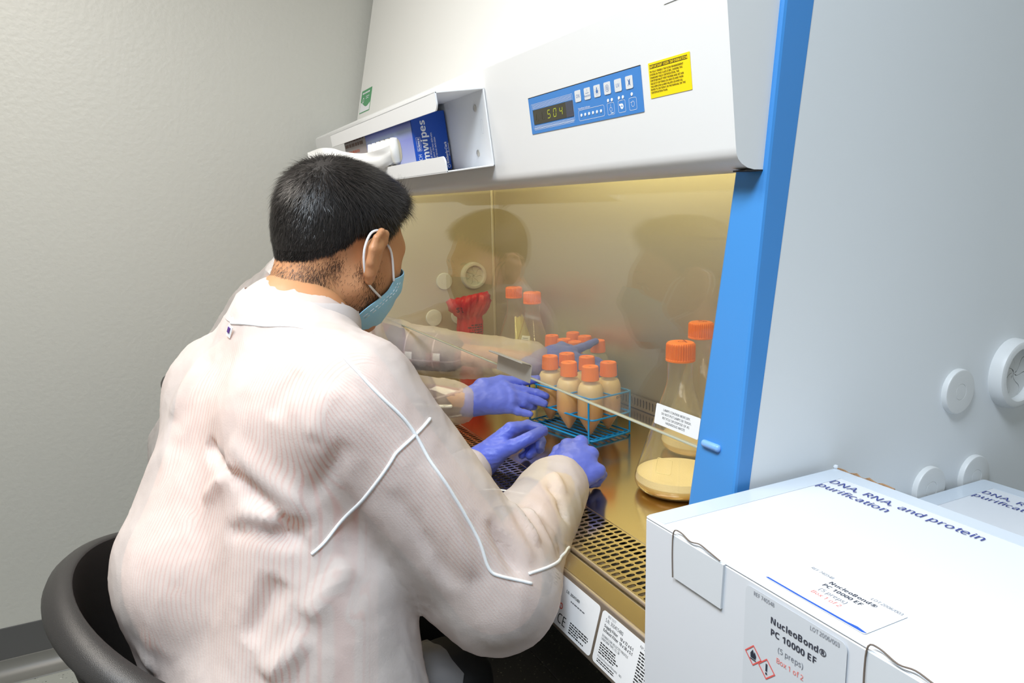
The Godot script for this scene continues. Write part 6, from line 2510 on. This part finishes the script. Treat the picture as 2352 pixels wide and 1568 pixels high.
func worker_far() -> void:
	var t := thing("person", "farther person in plaid shirt under a sheer gown, both gloved arms reaching into the cabinet", "person", V(-1.97, 0.0, -0.14))
	var c7 := V(-1.838, 1.245, -0.342)
	var rsh := V(-1.640, 1.165, -0.375)
	var rel := V(-1.560, 0.985, -0.430)
	var rwr := V(-1.600, 0.938, -0.655)
	var lsh := V(-1.978, 1.150, -0.320)
	var lel := V(-1.905, 1.035, -0.560)
	var lwr := V(-1.672, 1.002, -0.885)
	var hipR := V(-1.88, 0.765, -0.15)
	var hipL := V(-2.06, 0.765, -0.12)
	var kneeR := V(-1.78, 0.665, -0.50)
	var kneeL := V(-2.08, 0.665, -0.52)
	var H := head_frame(V(-1.828, 1.318, -0.405), -0.30, 0.45, 0.0, 1.06)
	var hf := head_field(H, c7)
	var s := Shape.new()
	hf.skin(s, 0.0055)
	add_ear(s, H, 1.0)
	add_ear(s, H, -1.0)
	var bf := Field.new()
	bf.bone(c7, V(-1.97, 0.78, -0.14), 0.075, 0.12, 0.06)
	bf.bone(rsh, lsh, 0.06, 0.06, 0.05)
	arm_bones(bf, rsh, rel, HANDS.p2_right.wrist[1], [0.050, 0.040, 0.038, 0.026], 0.0, 0.03)
	arm_bones(bf, lsh, lel, HANDS.p2_left.wrist[1], [0.050, 0.040, 0.038, 0.026], 0.0, 0.03)
	bf.bone(hipR, kneeR, 0.070, 0.055, 0.05)
	bf.bone(hipL, kneeL, 0.070, 0.055, 0.05)
	bf.bone(kneeR, V(-1.80, 0.10, -0.42), 0.052, 0.036, 0.03)
	bf.bone(kneeL, V(-2.08, 0.10, -0.44), 0.052, 0.036, 0.03)
	bf.skin(s, 0.018)
	for q in ["p2_right", "p2_left"]:
		glove_field(HANDS[q], -0.0016, 0.02).skin(s, 0.0055)
	part_w(t, "body", s, M.skin2)
	eyes(t, H, mat(rgb(44, 34, 28), 0.6))
	hair(t, H, hf, rgb(52, 42, 34), 9000, 15)
	face_mask(t, H, hf, mat(rgb(34, 34, 36), 0.8), mat(rgb(30, 30, 32), 0.8), [1.0, -1.0])
	for q in [["p2_right", 14], ["p2_left", 18]]:
		s = Shape.new()
		glove_field(HANDS[q[0]], 0.0006, 0.04).skin(s, 0.0034)
		ripple(s, 0.0010, V(60, 26, 26), q[1])
		part_w(t, "glove", s, M.glove, "blue nitrile glove")
	var tf := Field.new()
	tf.bone(hipR, kneeR, 0.080, 0.064, 0.05)
	tf.bone(hipL, kneeL, 0.080, 0.064, 0.05)
	tf.bone(hipR, hipL, 0.10, 0.10, 0.06)
	tf.bone(kneeR, V(-1.80, 0.10, -0.42), 0.064, 0.055, 0.02)
	tf.bone(kneeL, V(-2.08, 0.10, -0.44), 0.064, 0.055, 0.02)
	s = Shape.new()
	tf.skin(s, 0.016)
	part_w(t, "trousers", s, M.trousers)
	for x in [-1.80, -2.08]:
		var sf := Field.new()
		sf.bone(V(x, 0.042, -0.40), V(x, 0.038, -0.57), 0.040, 0.036, 0.02)
		sf.bone(V(x, 0.07, -0.41), V(x, 0.10, -0.42), 0.042, 0.042, 0.02)
		s = Shape.new()
		sf.skin(s, 0.010)
		part_w(t, "shoe", s, M.shoe)
	# plaid shirt
	var im := Image.create(64, 64, false, Image.FORMAT_RGB8)
	for y in 64:
		for x in 64:
			var c := rgb(128, 36, 66)
			var a := (x / 16) % 4
			var b := (y / 16) % 4
			if a == 1 or a == 2:
				c = c.lerp(rgb(52, 34, 70), 0.7)
			if b == 1 or b == 2:
				c = c.lerp(rgb(58, 34, 64), 0.6)
			if (a == 0) and (b == 0):
				c = rgb(250, 250, 255)
			if x % 64 > 60 or y % 64 > 60:
				c = c.lerp(rgb(240, 236, 240), 0.6)
			im.set_pixel(x, y, c)
	var plaid := mat(Color.WHITE, 0.9)
	plaid.albedo_texture = ImageTexture.create_from_image(im)
	var pf := Field.new()
	torso_far(pf, -0.010, c7, rsh, lsh)
	arm_bones(pf, rsh, rel, rwr, [0.068, 0.056, 0.052, 0.036], 0.0, 0.03)
	arm_bones(pf, lsh, lel, lel.lerp(lwr, 0.45), [0.070, 0.058, 0.056, 0.050], 0.0, 0.03)
	s = Shape.new()
	pf.skin(s, 0.012)
	for i in s.v.size():
		var q := s.v[i]
		var d := (lel - lsh).normalized()
		var e := (lwr - lel).normalized()
		if q.x < -1.70 and q.y < 1.12:
			s.uv[i] = Vector2((q - lel).dot(e) / 0.075, (q - lel).dot(V(0.25, 0.9, 0.1)) / 0.075)
		else:
			s.uv[i] = Vector2(q.x / 0.075, q.y / 0.075)
	part_w(t, "shirt", s, plaid, "pink and grey plaid shirt")
	var gf := Field.new()
	torso_far(gf, 0.008, c7, rsh, lsh)
	arm_bones(gf, rsh, rel, rel.lerp(rwr, 0.94), [0.085, 0.072, 0.066, 0.050], 0.0, 0.03)
	arm_bones(gf, lsh, lel, lwr, [0.088, 0.076, 0.072, 0.050], 0.0, 0.03)
	s = Shape.new()
	gf.skin(s, 0.010)
	ripple(s, 0.006, V(9, 6, 9), 61)
	ripple(s, 0.002, V(22, 16, 22), 62)
	part_w(t, "gown", s, gown_mat(rgb(226, 218, 214), 0.42), "sheer white disposable gown")
	collar(t, [[V(-1.842, 1.270, -0.350), V(0.1, 0.9, -0.42), 0.072, 0.068, V(0.95, 0, 0.29)], [V(-1.840, 1.255, -0.345), V(0.1, 0.9, -0.42), 0.080, 0.074, V(0.95, 0, 0.29)], [V(-1.836, 1.228, -0.336), V(0.1, 0.9, -0.42), 0.094, 0.086, V(0.95, 0, 0.29)]], gown_mat(rgb(224, 220, 217), 0.85))
	seam(t, gf, [V(-1.486, 0.977, -0.508), V(-1.517, 0.961, -0.556), V(-1.544, 0.951, -0.602)], 0.0045, M.seam)

func torso_far(f: Field, g: float, c7: Vector3, rsh: Vector3, lsh: Vector3) -> void:
	f.bone(V(-1.74, 1.13, -0.33), V(-1.90, 0.78, -0.15), 0.105 + g, 0.14 + g, 0.06)
	f.bone(V(-1.91, 1.13, -0.28), V(-2.04, 0.78, -0.11), 0.105 + g, 0.14 + g, 0.06)
	f.bone(rsh, lsh, 0.080 + g, 0.080 + g, 0.06)
	f.bone(c7 + V(0, -0.03, 0.01), rsh, 0.065 + g, 0.06 + g, 0.05)
	f.bone(c7 + V(0, -0.03, 0.01), lsh, 0.065 + g, 0.06 + g, 0.05)
